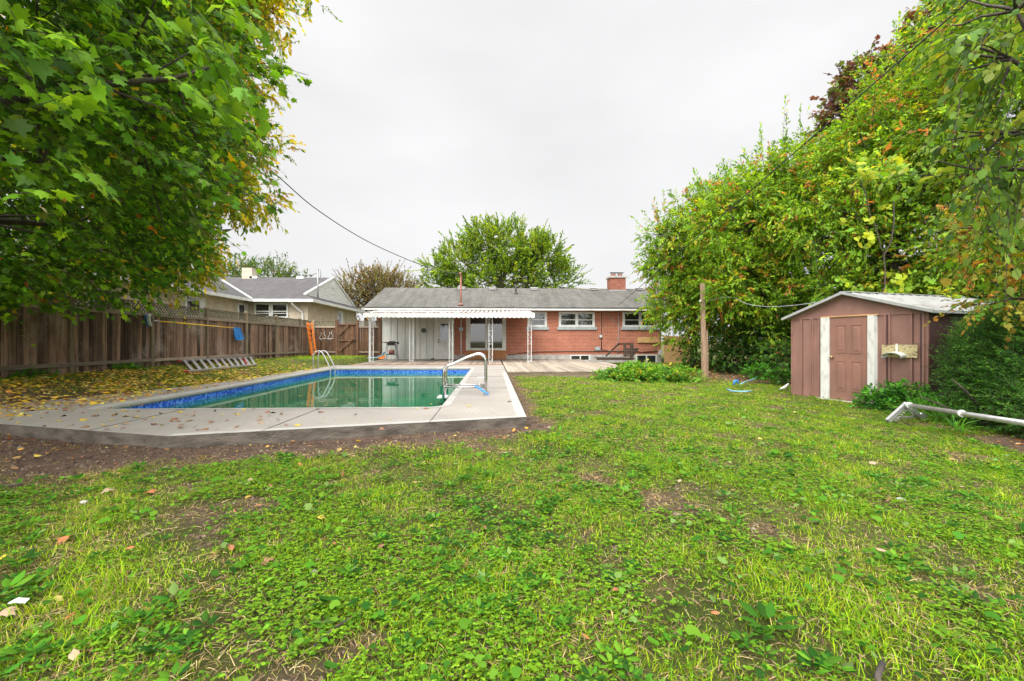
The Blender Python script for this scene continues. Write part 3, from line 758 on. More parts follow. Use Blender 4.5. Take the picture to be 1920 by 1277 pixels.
def house_window(x0, x1, z0, z1, n=2, sill=True):
    f = MB(M['white']); w_ = .07
    f.box(x0, x1, HY - .05, HY + .03, z0, z0 + w_); f.box(x0, x1, HY - .05, HY + .03, z1 - w_, z1)
    f.box(x0, x0 + w_ + .03, HY - .05, HY + .03, z0 + w_, z1 - w_); f.box(x1 - w_ - .03, x1, HY - .05, HY + .03, z0 + w_, z1 - w_)
    seg = (x1 - x0 - 2 * w_ - .06) / n; cells = []
    for i in range(n):
        a = x0 + w_ + .03 + i * seg; c = a + seg
        if i: f.box(a - .05, a + .05, HY - .055, HY + .03, z0 + w_, z1 - w_); a += .05
        if i < n - 1: c -= .05
        cells.append((a, c))
    wi = f.build('window', house)
    g = MB(M['glass'])
    for a, c in cells: g.box(a, c, HY - .012, HY - .002, z0 + w_, z1 - w_)
    g.build('pane', wi)
    s = MB(M['white'])
    for a, c in cells:
        zm = z0 + (z1 - z0) * .47
        s.box(a, c, HY - .034, HY - .012, zm - .018, zm + .018)
        for q in (a, c - .028): s.box(q, q + .028, HY - .03, HY - .012, z0 + w_, z1 - w_)
        s.box(a + .028, c - .028, HY - .03, HY - .012, z0 + w_, z0 + w_ + .03); s.box(a + .028, c - .028, HY - .03, HY - .012, z1 - w_ - .03, z1 - w_)
    s.build('sash', wi)
    if sill:
        s = MB(M['sill']); s.box(x0 - .08, x1 + .10, HY - .10, HY - .001, z0 - .15, z0 - .005); s.build('sill', wi)
house_window(1.85, 2.87, 1.71, 2.50, 1); house_window(3.49, 5.40, 1.71, 2.50, 2); house_window(6.88, 8.78, 1.71, 2.50, 2)
def low_window(x0, x1, z0, z1):
    f = MB(M['white']); f.box(x0, x1, HY - .06, HY - .022, z1 - .05, z1); f.box(x0, x1, HY - .06, HY - .022, z0, z0 + .03)
    f.box(x0, x0 + .07, HY - .06, HY - .022, z0 + .03, z1 - .05); f.box(x1 - .10, x1, HY - .06, HY - .022, z0 + .03, z1 - .05)
    xm = (x0 + x1) / 2; f.box(xm - .03, xm + .03, HY - .06, HY - .022, z0 + .03, z1 - .05)
    wi = f.build('basement_window', house)
    g = MB(M['glass']); g.box(x0 + .07, x1 - .1, HY - .035, HY - .022, z0 + .03, z1 - .05); g.build('pane', wi)
low_window(4.08, 5.17, -.06, .235); low_window(7.58, 8.74, -.22, .245)
# roof
EZ, EY, RY, RZ, XL, XR = 2.70, 23.4, 27.9, 4.18, -6.45, 11.5
b = MB(M['shingle']); th = .06
for (ya, za, yb, zb_) in ((EY, EZ, RY, RZ), (RY, RZ, 2 * RY - EY, EZ)):
    vs_ = []
    for x in (XL, XR):
        vs_ += [(x, ya, za), (x, yb, zb_), (x, yb, zb_ - th), (x, ya, za - th)]
    b.add(vs_, [(0, 4, 5, 1), (3, 2, 6, 7), (0, 3, 7, 4), (1, 5, 6, 2), (0, 1, 2, 3), (4, 7, 6, 5)])
roof = b.build('roof', house)
b = MB(M['cream_metal']); b.box(XL + .1, XR, EY + .03, HY + .05, EZ - .13, EZ - .10)
b.prism([(XL + .12, HY, 2.60), (XL + .12, RY, RZ - .07), (XL + .12, 2 * RY - HY, 2.60)], (.05, 0, 0)); b.build('soffit', house)
b = MB(M['white_old']); b.box(XL + .05, XR, EY + .005, EY + .03, EZ - .19, EZ - .062)
b.add([(XL, EY, EZ - .06), (XL, RY, RZ - .06), (XL, RY, RZ - .2), (XL, EY, EZ - .2), (XL + .03, EY, EZ - .06), (XL + .03, RY, RZ - .06), (XL + .03, RY, RZ - .2), (XL + .03, EY, EZ - .2)],
      [(0, 1, 2, 3), (7, 6, 5, 4), (0, 3, 7, 4), (1, 5, 6, 2)])
b.build('fascia', house)
b = MB(M['white_old']); b.m(M['dark']); b.box(XL + .02, XR, EY - .11, EY + .0, EZ - .085, EZ - .05)
b.m(M['white_old']); b.box(XL + .02, XR, EY - .12, EY + .004, EZ - .165, EZ - .088); b.build('gutter', house)
def roofz(y): return EZ + (RZ - EZ) * (y - EY) / (RY - EY)
for px in (865.8, 923, 1001, 1113.8, 1201):
    q = P(px, 545, 27.6); b = MB(M['pipegrey']); z = roofz(27.5)
    b.box(q.x - .2, q.x + .2, 27.3, 27.62, z - .02, z + .10); b.m(M['white_old']); b.box(q.x - .23, q.x + .23, 27.26, 27.66, z + .10, z + .13)
    b.build('roof_vent', roof)
q = GY(967, 558, 26.6); b = MB(M['black_metal']); z = roofz(26.4); b.tube([(q.x, 26.4, z - .05), (q.x, 26.4, z + .52)], .055, 10); b.tube([(q.x, 26.4, z - .05), (q.x, 26.4, z + .12)], [.14, .06], 10)
b.build('vent_pipe', roof)
c0, c1 = P(1142, 540, 27.9).x, P(1170.7, 540, 27.9).x
b = MB(M['chimneybrick']); b.box(c0, c1, 27.3, 28.1, 3.7, 4.78)
b.m(M['concrete']); b.box(c0 - .07, c1 + .07, 27.23, 28.17, 4.78, 4.88)
b.m(M['pipegrey']); b.box(c0 - .04, c1 + .04, 27.26, 28.14, 3.85, 4.05)
for cx in (c0 + .25, c1 - .27):
    b.m(M['rust']); b.tube([(cx, 27.6, 4.87), (cx, 27.6, 5.04)], .14, 12)
    b.m(M['black_metal']); b.box(cx - .2, cx + .2, 27.42, 27.78, 5.10, 5.12)
    for sx_ in (-.12, .12): b.box(cx + sx_ - .01, cx + sx_ + .01, 27.58, 27.6, 5.03, 5.10)
b.build('chimney', roof)
# mast, meter, conduits
mx_ = GY(864.8, 600, HY).x
b = MB(M['rust']); b.tube([(mx_, 23.72, EZ - .15), (mx_, 23.72, 4.42)], .045, 10); b.tube([(mx_, 23.72, roofz(23.72)), (mx_, 23.72, roofz(23.72) + .12)], [.16, .05], 10)
b.tube([(mx_, 23.72, 4.38), (mx_ - .02, 23.6, 4.46), (mx_ - .04, 23.5, 4.38)], .05, 8); b.build('service_mast', house)
b = MB(M['cream_metal']); b.tube([(mx_, 23.9, .1), (mx_, 23.9, 2.56)], .03, 8)
b.m(M['pipegrey']); b.tube([(mx_, 23.82, 1.58), (mx_, 23.94, 1.58)], .13, 14); b.m(M['glass']); b.tube([(mx_, 23.74, 1.58), (mx_, 23.82, 1.58)], .09, 14); b.build('electric_meter', house)
b = MB(M['black_metal']); q = GY(794.5, 619.7, 23.95); b.tube([(q.x, 23.90, q.z), (q.x, 23.965, q.z)], .125, 20); b.m(M['liner']); b.m(simple('green_dial', (.03, .07, .03), .3)); b.tube([(q.x, 23.89, q.z), (q.x, 23.90, q.z)], .10, 20)
b.build('round_dial', house)
def wp(px, py, off=.02): v = GY(px, py, HY - off); return v
b = MB(M['black_metal']); b.tube([wp(1128, 584), wp(1127.6, 656)], .02, 6)
b.tube([wp(952, 666, .03), wp(985, 661, .03), wp(1010, 659.8, .03), wp(1060, 659, .03), wp(1128, 658.5, .03), wp(1182, 659, .03), wp(1200, 660.5, .03), wp(1236, 658.6, .03)], .018, 6)
b.tube([wp(1128, 656), wp(1160, 660.5), wp(1185, 657.5), wp(1210, 661.5), wp(1236, 659)], .015, 6); b.build('wall_cable', house)
b = MB(M['wiregrey']); b.tube([wp(1135, 583, .05), wp(1143, 592, .04), wp(1152, 603, .04), wp(1161, 609, .04)], .012, 6)
b.tube([wp(1159.5, 588, .05), wp(1160.5, 620, .05), wp(1158, 645, .05), wp(1157.6, 663, .05)], .02, 6); b.build('white_conduit', house)
for (px, py, r_) in ((1126, 630.6, .10),):
    q = wp(px, py); b = MB(M['pipegrey']); b.tube([(q.x, HY - .09, q.z), (q.x, HY, q.z)], r_, 12); b.m(M['white']); b.tube([(q.x, HY - .12, q.z), (q.x, HY - .09, q.z)], r_ * .6, 10); b.build('wall_light', house)
q = wp(1120, 654); b = MB(M['sill']); b.box(q.x - .13, q.x + .13, HY - .1, HY, q.z - .08, q.z + .1); b.build('junction_box', house)
q = wp(1237, 661); b = MB(M['cream_metal']); b.box(q.x - .09, q.x + .09, HY - .12, HY - .001, q.z - .13, q.z + .13); b.build('junction_box', house)
# dark panel stands in for the shade of a recess left of siding
b = MB(M['darkwood']); b.box(-6.02, -5.73, HY - .05, HY + .04, .0, 2.0); b.build('recess_shade', house)

# plywood
a_, c_ = wp(1195.5, 632, .1), wp(1237, 642.5, .1)
b = MB(M['plywood']); b.box(a_.x, c_.x, HY - .09, HY - .05, c_.z, a_.z); b.box(a_.x, c_.x, HY - .05, HY - .0, c_.z - .02, c_.z)
tag(b.build('plywood_board'), 'narrow plywood board fixed flat across the brick under the third window', 'board')
b = MB(M['plywood']); M_ = lambda p: p
b.prism([(8.97, 23.55, -.22), (10.4, 23.6, -.24), (10.4, 23.75, 1.2), (8.97, 23.7, 1.25)], (0, .02, 0))
tag(b.build('plywood_sheet'), 'large orange plywood sheet leaning at the corner of the brick house by the trees', 'board')

# ================================================================== AWNING
aw = thing('patio_awning', 'white ribbed metal patio awning with scalloped edge on ornamental posts', 'awning', (-1.9, 20.4, 0))
b = MB(M['awning']); ax0, ax1 = -5.66, 1.9; zb_, zf = 2.52, 2.17; yb_, yf = 23.95, 20.35
nn = 37; wd = (ax1 - ax0) / nn
for i in range(nn):
    x = ax0 + i * wd
    pr = [(x, 0), (x + .012, .05), (x + wd * .55, .05), (x + wd * .55 + .012, 0), (x + wd, 0)]
    for ip, (p0, p1) in enumerate(zip(pr[:-1], pr[1:])):
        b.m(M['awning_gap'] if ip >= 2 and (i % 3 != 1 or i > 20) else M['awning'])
        b.add([(p0[0], yb_, zb_ + p0[1]), (p1[0], yb_, zb_ + p1[1]), (p1[0], yf, zf + p1[1]), (p0[0], yf, zf + p0[1])], [(0, 3, 2, 1)])
b.add([(ax0, yb_, zb_ - .02), (ax1, yb_, zb_ - .02), (ax1, yf, zf - .02), (ax0, yf, zf - .02)], [(0, 1, 2, 3)])
b.build('canopy', aw)
b = MB(M['white']); 
for i in range(nn):
    x = ax0 + i * wd; segs = 6
    top = [(x + wd * j / segs, yf - .02, zf + .02) for j in range(segs + 1)]
    bot = [(x + wd * j / segs, yf - .02, zf - .145 - .042 * math.sin(math.pi * j / segs)) for j in range(segs + 1)]
    b.prism(top + bot[::-1], (0, .015, 0))
for x, s in ((ax0, 1), (ax1, -1)):
    pts = [(x, yf - .02, zf + .03), (x, yf - .02, zf - .15), (x, yb_, zb_ - .06), (x, yb_, zb_ + .05)]
    b.prism(pts, (.012 * s, 0, 0))
b.build('valance', aw)
b = MB(M['white']); b.box(ax0 + .02, ax1 - .02, yf + .25, yf + .33, zf - .10, zf - .0); b.build('front_beam', aw)
def scroll(xc, y, z0, hgt, s):
    """an S scroll between two bars"""
    pts = []
    for i in range(17):
        u = i / 16; a = u * 2 * math.pi
        pts.append((xc + s * .045 * math.sin(a), y, z0 + hgt * u))
    return pts
for px in (696.6, 771.4, 845.6, 920.0, 993.0):
    q = P(px, 640, 20.75); hw = .078; y = q.y
    b = MB(M['white']); corner = px < 700
    b.box(q.x - hw - .014, q.x - hw + .014, y - .014, y + .014, .02, zf - .02)
    b.box(q.x + hw - .014, q.x + hw + .014, y - .014, y + .014, .02, zf - .02)
    if corner: b.box(q.x - hw - .04, q.x - hw - .016, y - .014, y + .014, .02, zf - .02); b.box(q.x - hw - .014, q.x - hw + .014, y + .14, y + .168, .02, zf)
    b.box(q.x - hw - .02, q.x + hw + .02, y - .022, y + .022, .012, .03)
    pp = b.build('awning_post', aw)
    b = MB(M['white'])
    for z0 in (.08, .32, .84, 1.08, 1.55, 1.79):
        b.tube(scroll(q.x, y, z0, .22, 1), .0055, 5, False)
    for z0 in (.06, .82, 1.42, 2.0): b.box(q.x - hw + .015, q.x + hw - .015, y - .008, y + .008, z0, z0 + .014)
    b.build('scrollwork', pp)

# ================================================================== FENCES
FX = -9.46
def board_panel(p0, p1, z0, z1, mat, name, parent, off=0.0, bw=.14):
    """boards between two ground points"""
    p0 = Vector(p0); p1 = Vector(p1); d = (p1 - p0); ln = d.length; d.normalize(); nn_ = Vector((d.y, -d.x, 0))
    b = MB(mat); s = 0
    while s < ln - .02:
        w_ = min(bw * random.uniform(.85, 1.12), ln - s); b.tone = random.random(); jo = random.uniform(-.006, .006) + off
        a = p0 + d * (s + .005) + nn_ * jo; c = p0 + d * (s + w_ - .005) + nn_ * jo; t_ = nn_ * .02
        zz0 = z0 + random.uniform(-.015, .015)
        vs_ = [(a.x, a.y, zz0), (c.x, c.y, zz0), (c.x + t_.x, c.y + t_.y, zz0), (a.x + t_.x, a.y + t_.y, zz0)]
        vs_ += [(x, y, z1) for x, y, z in vs_]
        b.add(vs_, [(3, 2, 1, 0), (4, 5, 6, 7), (0, 1, 5, 4), (1, 2, 6, 5), (2, 3, 7, 6), (3, 0, 4, 7)])
        s += w_
    return b.build(name, parent)
def lattice_panel(p0, p1, z0, z1, parent):
    p0 = Vector(p0); p1 = Vector(p1); d = (p1 - p0); ln = d.length; d.normalize(); nn_ = Vector((d.y, -d.x, 0)); h = z1 - z0
    b = MB(M['lattice'])
    for dirn, off in ((1, .0), (-1, .012)):
        s = -h
        while s < ln:
            a0, a1 = s, s + h
            u0, v0, u1, v1 = a0, 0.0, a1, h
            if u0 < 0: v0 = -u0; u0 = 0
            if u1 > ln: v1 = h - (u1 - ln); u1 = ln
            if u1 - u0 > .03:
                if dirn < 0: v0, v1 = h - v0, h - v1
                b.tone = random.random(); A = p0 + d * u0 + nn_ * off; B = p0 + d * u1 + nn_ * off
                b.obox((A.x, A.y, z0 + v0), (B.x, B.y, z0 + v1), .010, .036, up=(0, 0, 1))
            s += .115
    b.tone = .6; cap = nn_ * .01
    for z in (z1,):
        A = p0 + cap; B = p1 + cap; b.obox((A.x, A.y, z + .015), (B.x, B.y, z + .015), .07, .03)
    return b.build('lattice_panel', parent)
def rail(p0, p1, z, parent, h=.085, off=-.03, w_=.04):
    p0 = Vector(p0); p1 = Vector(p1); d = (p1 - p0).normalized(); nn_ = Vector((d.y, -d.x, 0)) * off * -1
    b = MB(M['rail']); b.tone = random.random(); A = p0 + nn_; B = p1 + nn_
    b.obox((A.x, A.y, z), (B.x, B.y, z), w_, h); return b.build('rail', parent)
side = thing('side_fence', 'long weathered brown board fence with lattice top along the leaf strewn grass', 'fence', (FX, 12, .1))
ys_ = [5.78, 8.24, 10.7, 13.15, 15.6, 18.05, 20.5, 22.95]
ys_ = [0.86, 3.32] + ys_ + [23.9]
for i in range(len(ys_) - 1):
    a, c = (FX, ys_[i] + .05, 0), (FX, ys_[i + 1] - .05, 0)
    gl = float(gz(FX, (ys_[i] + ys_[i + 1]) / 2)); dz = gl - .13
    board_panel(a, c, .09 + dz, 1.66, M['fence'], 'board_panel', side, off=-.02)
    lattice_panel(a, c, 1.72, 2.0, side)
    rail(a, c, 1.69, side); rail(a, c, .38 + dz * .5, side)
for y in ys_:
    b = MB(M['post']); b.tone = random.random(); b.box(FX - .045, FX + .055, y - .05, y + .05, -.3, 2.07)
    b.add([(FX - .05, y - .055, 2.07), (FX + .06, y - .055, 2.07), (FX + .06, y + .055, 2.07), (FX - .05, y + .055, 2.07), (FX + .005, y, 2.10)], [(0, 1, 4), (1, 2, 4), (2, 3, 4), (3, 0, 4)])
    b.build('post', side)
BY = 23.95
back = thing('back_fence', 'short stained board fence with lattice top closing the gap to the house', 'fence', (-8, BY, .1))
xp = [GY(p, 640, BY).x for p in (588.5, 632, 670.6, 712.5)]
xp[0] = FX + .1 if xp[0] < FX else xp[0]
for (x0, x1) in ((FX + .05, xp[1]), (xp[2], xp[3] + .05)):
    a, c = (x0, BY, 0), (x1, BY, 0)
    board_panel(a, c, .10, 1.66, M['fence_warm'], 'board_panel', back, off=-.02); lattice_panel(a, c, 1.72, 1.98, back); rail(a, c, 1.69, back); rail(a, c, .40, back)
for x in (xp[0], xp[1], xp[2], xp[3]):
    b = MB(M['fence_warm'] if x != xp[0] else M['post']); b.tone = .8; b.box(x - .06, x + .06, BY - .09, BY + .03, -.2, 2.06); b.build('post', back)
# carved lines on the panel
gate = thing('garden_gate', 'brown board gate with diagonal brace in the back fence', 'gate', (xp[1] + .1, BY, .1))
board_panel((xp[1] + .08, BY, 0), (xp[2] - .08, BY, 0), .10, 1.86, M['fence_warm'], 'board_panel', gate, off=-.02)
b = MB(M['fence_warm']); b.tone = .9; gx0_, gx1_ = xp[1] + .1, xp[2] - .1; yy = BY - .05
for z in (1.82, 1.0, .16): b.obox((gx0_, yy, z), (gx1_, yy, z), .035, .07)
b.obox((gx0_ + .02, yy - .04, 1.30), (gx1_ - .3, yy - .04, 1.84), .03, .07); b.obox((gx0_ + .02, yy - .04, .45), (gx1_ - .05, yy - .04, 1.12), .03, .07)
b.build('gate_brace', gate); b = MB(M['black_metal']); b.box(gx1_ - .08, gx1_ + .02, yy - .08, yy - .05, 1.02, 1.06); b.build('latch', gate)
bm_ = MB(M['white_old'])
for (px, py, dx) in ((601, 632, 1), (609, 630, -1), (617, 631, 1), (623, 629, -1)):
    q = GY(px, py, BY - .035)
    bm_.tube([(q.x + dx * .05 * math.sin(i * 1.05), q.y, q.z + .22 - i * .055) for i in range(9)], .010, 4)
bm_.tube([(GY(597 + i * 3.2, 636 - 1.5 * (i % 2), BY - .035)) for i in range(10)], .009, 4)
bm_.build('chalk_marks', back)

# ================================================================== NEIGHBOUR HOUSE
nb = thing('bungalow', 'buff brick bungalow with dark shingle roof behind the side fence', 'house', (-15, 30, 0))
b = MB(M['buff']); b.box(-22, -11.35, 28.75, 38.8, -.1, 3.36); b.box(-24, -14.95, 12, 28.75, -.1, 3.36); b.build('brick_wall', nb)
e = 3.50; X0, X1, Y0, Y1 = -26.0, -10.8, 28.1, 39.3; RYn = 33.7
b = MB(M['shingle2'])
gxx = -11.5
A = [(X0, Y0, e), (gxx, Y0, e), (gxx, Y0 + .6, e + .36), (gxx, RYn, 5.55), (X0, RYn, 5.55), (X1, Y0, e), (X1, Y1, e), (gxx, Y1 - .6, e + .36), (gxx, Y1, e), (X0, Y1, e)]
b.add(A, [(0, 1, 2, 3, 4), (1, 5, 2), (5, 6, 7, 2), (6, 8, 7), (8, 9, 4, 3, 7)])
b.add([(X0, Y0 + .02, e - .05), (X1 - .02, Y0 + .02, e - .05), (X1 - .02, Y1, e - .05), (X0, Y1, e - .05)], [(3, 2, 1, 0)])
nr_ = b.build('roof', nb)
b = MB(M['shingle2'])   # wing roof, slope facing the fence
b.add([(-14.4, 10, e), (-14.4, 28.1, e), (-18.6, 32.3, 5.15), (-18.6, 10, 5.15), (-23, 10, e), (-23, 28.1, e)], [(0, 1, 2, 3), (3, 2, 5, 4)])
b.build('roof_wing', nb)
b = MB(M['white']); b.obox((-14.4, 28.1, e + .03), (-18.4, 32.1, 5.13), .12, .04)
b.obox((X1, Y0, e - .09), (X1, Y1, e - .09), .10, .17); b.obox((-14.4, Y0, e - .09), (X1 + .05, Y0, e - .09), .10, .17)
b.obox((-14.4, 10, e - .09), (-14.4, Y0, e - .09), .10, .17); b.box(-14.3, -11, Y0 + .06, 28.8, e - .14, e - .12); b.box(-11.4, -10.86, Y0, Y1, e - .14, e - .12); b.box(-15, -14.42, 10, Y0, e - .14, e - .12)
b.build('eaves_trim', nb)
b = MB(simple('white_lap_siding', (.78, .78, .76), .5))
zz = e + .33
tri = [(gxx + .02, Y0 + .6, zz), (gxx + .02, RYn, 5.50), (gxx + .02, Y1 - .6, zz)]
b.prism(tri, (-.02, 0, 0))
z = zz
while z < 5.3:
    hf = (5.5 - z) / (5.5 - zz) * (RYn - Y0 - .6); b.box(gxx + .02, gxx + .045, RYn - hf + .05, RYn + hf - .05, z + .0, z + .025); z += .15
b.obox((gxx + .03, Y0 + .5, zz), (gxx + .03, RYn, 5.56), .14, .10); b.obox((gxx + .03, RYn, 5.56), (gxx + .03, Y1 - .5, zz), .14, .10)
b.m(M['cream_metal']); b.tube([(gxx, RYn, 4.95), (gxx + .08, RYn, 4.95)], .22, 14); b.build('gable_siding', nb)
def nwin(x0, x1, z0, z1, y, name='window'):
    f = MB(M['white']); f.box(x0, x1, y - .06, y, z0, z0 + .08); f.box(x0, x1, y - .06, y, z1 - .08, z1); f.box(x0, x0 + .1, y - .06, y, z0 + .08, z1 - .08); f.box(x1 - .1, x1, y - .06, y, z0 + .08, z1 - .08)
    wi = f.build(name, nb); g = MB(M['glass']); g.box(x0 + .1, x1 - .1, y - .02, y - .01, z0 + .08, z1 - .08); g.build('pane', wi)
    s = MB(M['white']); zm = (z0 + z1) / 2 - .05; s.box(x0 + .1, x1 - .1, y - .045, y - .02, zm - .03, zm + .03); s.box(x0 + .1, x1 - .1, y - .045, y - .02, z0 + .25, z0 + .29); s.build('sash', wi)
ny_ = 28.75
for (pa, pb) in ((477.5, 508), (509, 541)):
    a, c = GY(pa, 568.5, ny_), GY(pb, 596, ny_); nwin(a.x, c.x, c.z, a.z, ny_)
def nwin_side(pa, pb, ta, X):
    a, c = GX(pa, 570, X), GX(pb, 570, X); z1 = 3.2; z0 = 2.15
    f = MB(M['white']); f.box(X, X + .06, a.y, c.y, z0, z1); wi = f.build('window', nb)
    g = MB(M['glass']); g.box(X + .055, X + .068, a.y + .15, c.y - .5, z0 + .1, z1 - .1); g.build('pane', wi)
nwin_side(444, 464, 0, -14.95); nwin_side(345, 383, 0, -14.95)
nwin_side(632, 642, 0, -11.35)
b = MB(M['white']); q = GY(560, 575, 28.6); b.tube([(q.x - .25, 28.15, e - .15), (q.x - .2, 28.3, e - .35), (q.x + .15, 28.65, e - .75), (q.x + .2, 28.68, e - .9), (q.x + .2, 28.68, 0)], .06, 8); b.build('downspout', nb)
b = MB(M['buff']); q = P(471, 510, 33); b.box(q.x - .35, q.x + .35, 33.2, 34, 5.2, 6.15); b.build('chimney', nr_)
q = P(596, 530, 29.5); b = MB(M['pipegrey']); b.tube([(q.x, q.y, e + .1), (q.x, q.y, 5.55)], .05, 8); b.tube([(q.x, q.y, 5.5), (q.x + .08, q.y - .05, 5.62), (q.x + .2, q.y - .1, 5.55), (q.x + .22, q.y - .1, 5.1), (q.x + .05, q.y, 4.9)], .025, 6); b.build('service_mast', nb)
NBM = Vector((q.x, q.y, 5.35))
for px in (486, 570):
    q = P(px, 524, 33.3); b = MB(M['white']); b.box(q.x - .25, q.x + .25, 33.2, 33.6, 5.4, 5.56); b.build('roof_vent', nr_)

# ================================================================== SHED
S0 = P(960 + 0, 640, 1)  # unused anchor
def cam2w(xc, zc): return Vector((xc * cy + zc * sy, -xc * sy + zc * cy, 0))
A_ = cam2w(6.96, 9.99); D_ = (cam2w(6.96 + .23, 9.99 - .73) - A_).normalized(); UN = .765
Nn = Vector((D_.y, -D_.x, 0))
if Nn.x > 0: Nn = -Nn
ZB = -.32
def S(u, n, z): # u metres along the facade from door left edge, n outward, z above shed base
    q = A_ + D_ * u + Nn * n; return Vector((q.x, q.y, ZB + z))
UL, UR = -1.28 * UN, 2.36 * UN; UP = .42 * UN; HE, HP = 1.83, 2.27; DEP = 3.7
shed = thing('garden_shed', 'brown painted metal garden shed with white door posts and pale roof', 'shed', S(UP, 0, 0))
def sbox(b, u0, u1, n0, n1, z0, z1):
    vs = [S(u, n, z) for z in (z0, z1) for n in (n0, n1) for u in (u0, u1)]
    b.add(vs, [(0, 2, 3, 1), (4, 5, 7, 6), (0, 1, 5, 4), (2, 6, 7, 3), (0, 4, 6, 2), (1, 3, 7, 5)])
b = MB(M['shed']); sbox(b, UL, -.10, -.03, 0, 0, HE); sbox(b, .88, UR, -.03, 0, 0, HE); sbox(b, -.10, .88, -.03, 0, 1.80, HE)
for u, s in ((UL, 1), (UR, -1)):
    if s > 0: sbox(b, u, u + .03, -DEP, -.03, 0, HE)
    else: b.m(M['shed_shade']); sbox(b, u - .03, u, -DEP, -.03, 0, HE); b.m(M['shed'])  # this side wall has its shade put into the colour
sbox(b, UL, UR, -DEP, -DEP + .03, 0, HE); b.build('wall', shed)
b = MB(M['shed']); b.prism([S(UL, .004, HE - .03), S(UR, .004, HE - .03), S(UR, .004, HE + .02), S(UP, .004, HP), S(UL, .004, HE + .02)], Nn * -.03); b.build('gable', shed)
b = MB(M['shed'])
for u in (UL + .27, UL + .50, UL + .55, -.13 - .14, 1.10, 1.18, 1.55, UR - .06):
    sbox(b, u - .016, u + .016, 0.0005, .034, .01, HE - .03)
b.m(M['shed_shade']); 
for u in (UL + .27, UL + .525, -.27, 1.14, 1.55, UR - .1): sbox(b, u - .026 if u != 1.14 else u - .03, u + .026 if u != 1.14 else u + .03, .0007, .006, .012, HE - .032)  # painted shade lines along the ribs
b.m(M['shed']); sbox(b, UL, UR, .003, .02, HE - .05, HE - .02); sbox(b, UL - .004, UL + .03, .001, .02, 0, HE - .05)
b.build('wall_ribs', shed)
b = MB(M['white_old']); sbox(b, -.215, -.025, .0, .05, .02, 1.79); fj = b.build('door_post', shed)
b = MB(M['white_old']); sbox(b, .785, .925, .0, .05, -.05, 1.79); sbox(b, .93, .952, .0, .035, -.02, 1.79); b.build('door_post', shed)
b = MB(M['plywood']); sbox(b, -.22, .99, .0, .045, 1.79, 1.815); b.build('door_head', shed)
b = MB(M['white_old']); sbox(b, -.34, .80, .0, .10, -.05, .015); b.build('threshold', shed)
b = MB(M['shed_door']); sbox(b, -.02, .78, -.02, .022, .02, 1.785)
def dpanel(u0, u1, z0, z1):
    for (a, c, e_, f) in ((u0, u1, z0, z0 + .02), (u0, u1, z1 - .02, z1), (u0, u0 + .02, z0 + .02, z1 - .02), (u1 - .02, u1, z0 + .02, z1 - .02)): sbox(b, a, c, .022, .032, e_, f)
    o = [S(u0 + .04, .022, z0 + .04), S(u1 - .04, .022, z0 + .04), S(u1 - .04, .022, z1 - .04), S(u0 + .04, .022, z1 - .04)]
    i_ = [S(u0 + .065, .03, z0 + .065), S(u1 - .065, .03, z0 + .065), S(u1 - .065, .03, z1 - .065), S(u0 + .065, .03, z1 - .065)]
    b.add(o + i_, [(4, 5, 6, 7), (0, 1, 5, 4), (1, 2, 6, 5), (2, 3, 7, 6), (3, 0, 4, 7)])
for u0, u1 in ((.10, .33), (.43, .66)): dpanel(u0, u1, .22, .86); dpanel(u0, u1, 1.02, 1.62)
dd = b.build('door', shed)
b = MB(M['brass']); q = S(.045, .06, .93); b.ball(q, .032); b.tube([S(.045, .02, .93), q], .013, 8); b.build('handle', dd)
b = MB(M['shed_roof']); OV = .12; ns = 15
for (ua, za, ub, zb2) in ((UL - .12, HE - .02, UP, HP + .02), (UR + .12, HE - .02, UP, HP + .02)):
    for i in range(ns):
        n0 = OV - (DEP + 2 * OV) * i / ns; n1 = OV - (DEP + 2 * OV) * (i + 1) / ns; m_ = n0 + (n1 - n0) * .72
        b.add([S(ua, n0, za), S(ub, n0, zb2), S(ub, m_, zb2), S(ua, m_, za)], [(0, 1, 2, 3)])
        b.add([S(ua, m_, za), S(ub, m_, zb2), S(ub, (m_ + n1) / 2, zb2 + .03), S(ua, (m_ + n1) / 2, za + .03)], [(0, 1, 2, 3)])
        b.add([S(ua, (m_ + n1) / 2, za + .03), S(ub, (m_ + n1) / 2, zb2 + .03), S(ub, n1, zb2), S(ua, n1, za)], [(0, 1, 2, 3)])
    b.add([S(ua, OV, za - .025), S(ub, OV, zb2 - .025), S(ub, -DEP - OV, zb2 - .025), S(ua, -DEP - OV, za - .025)], [(0, 1, 2, 3)])
rf = b.build('roof', shed)
b = MB(M['grey_trim'])
for (ua, za, ub, zb2) in ((UL - .16, HE - .03, UP, HP + .02), (UR + .16, HE - .03, UP, HP + .02)):
    b.obox(S(ua, OV + .01, za), S(ub, OV + .01, zb2), .03, .055)
b.obox(S(UP, OV, HP + .045), S(UP, -DEP, HP + .045), .12, .012)
b.obox(S(UR + .13, OV, HE - .03), S(UR + .13, -DEP, HE - .03), .02, .05)
b.build('roof_trim', rf)
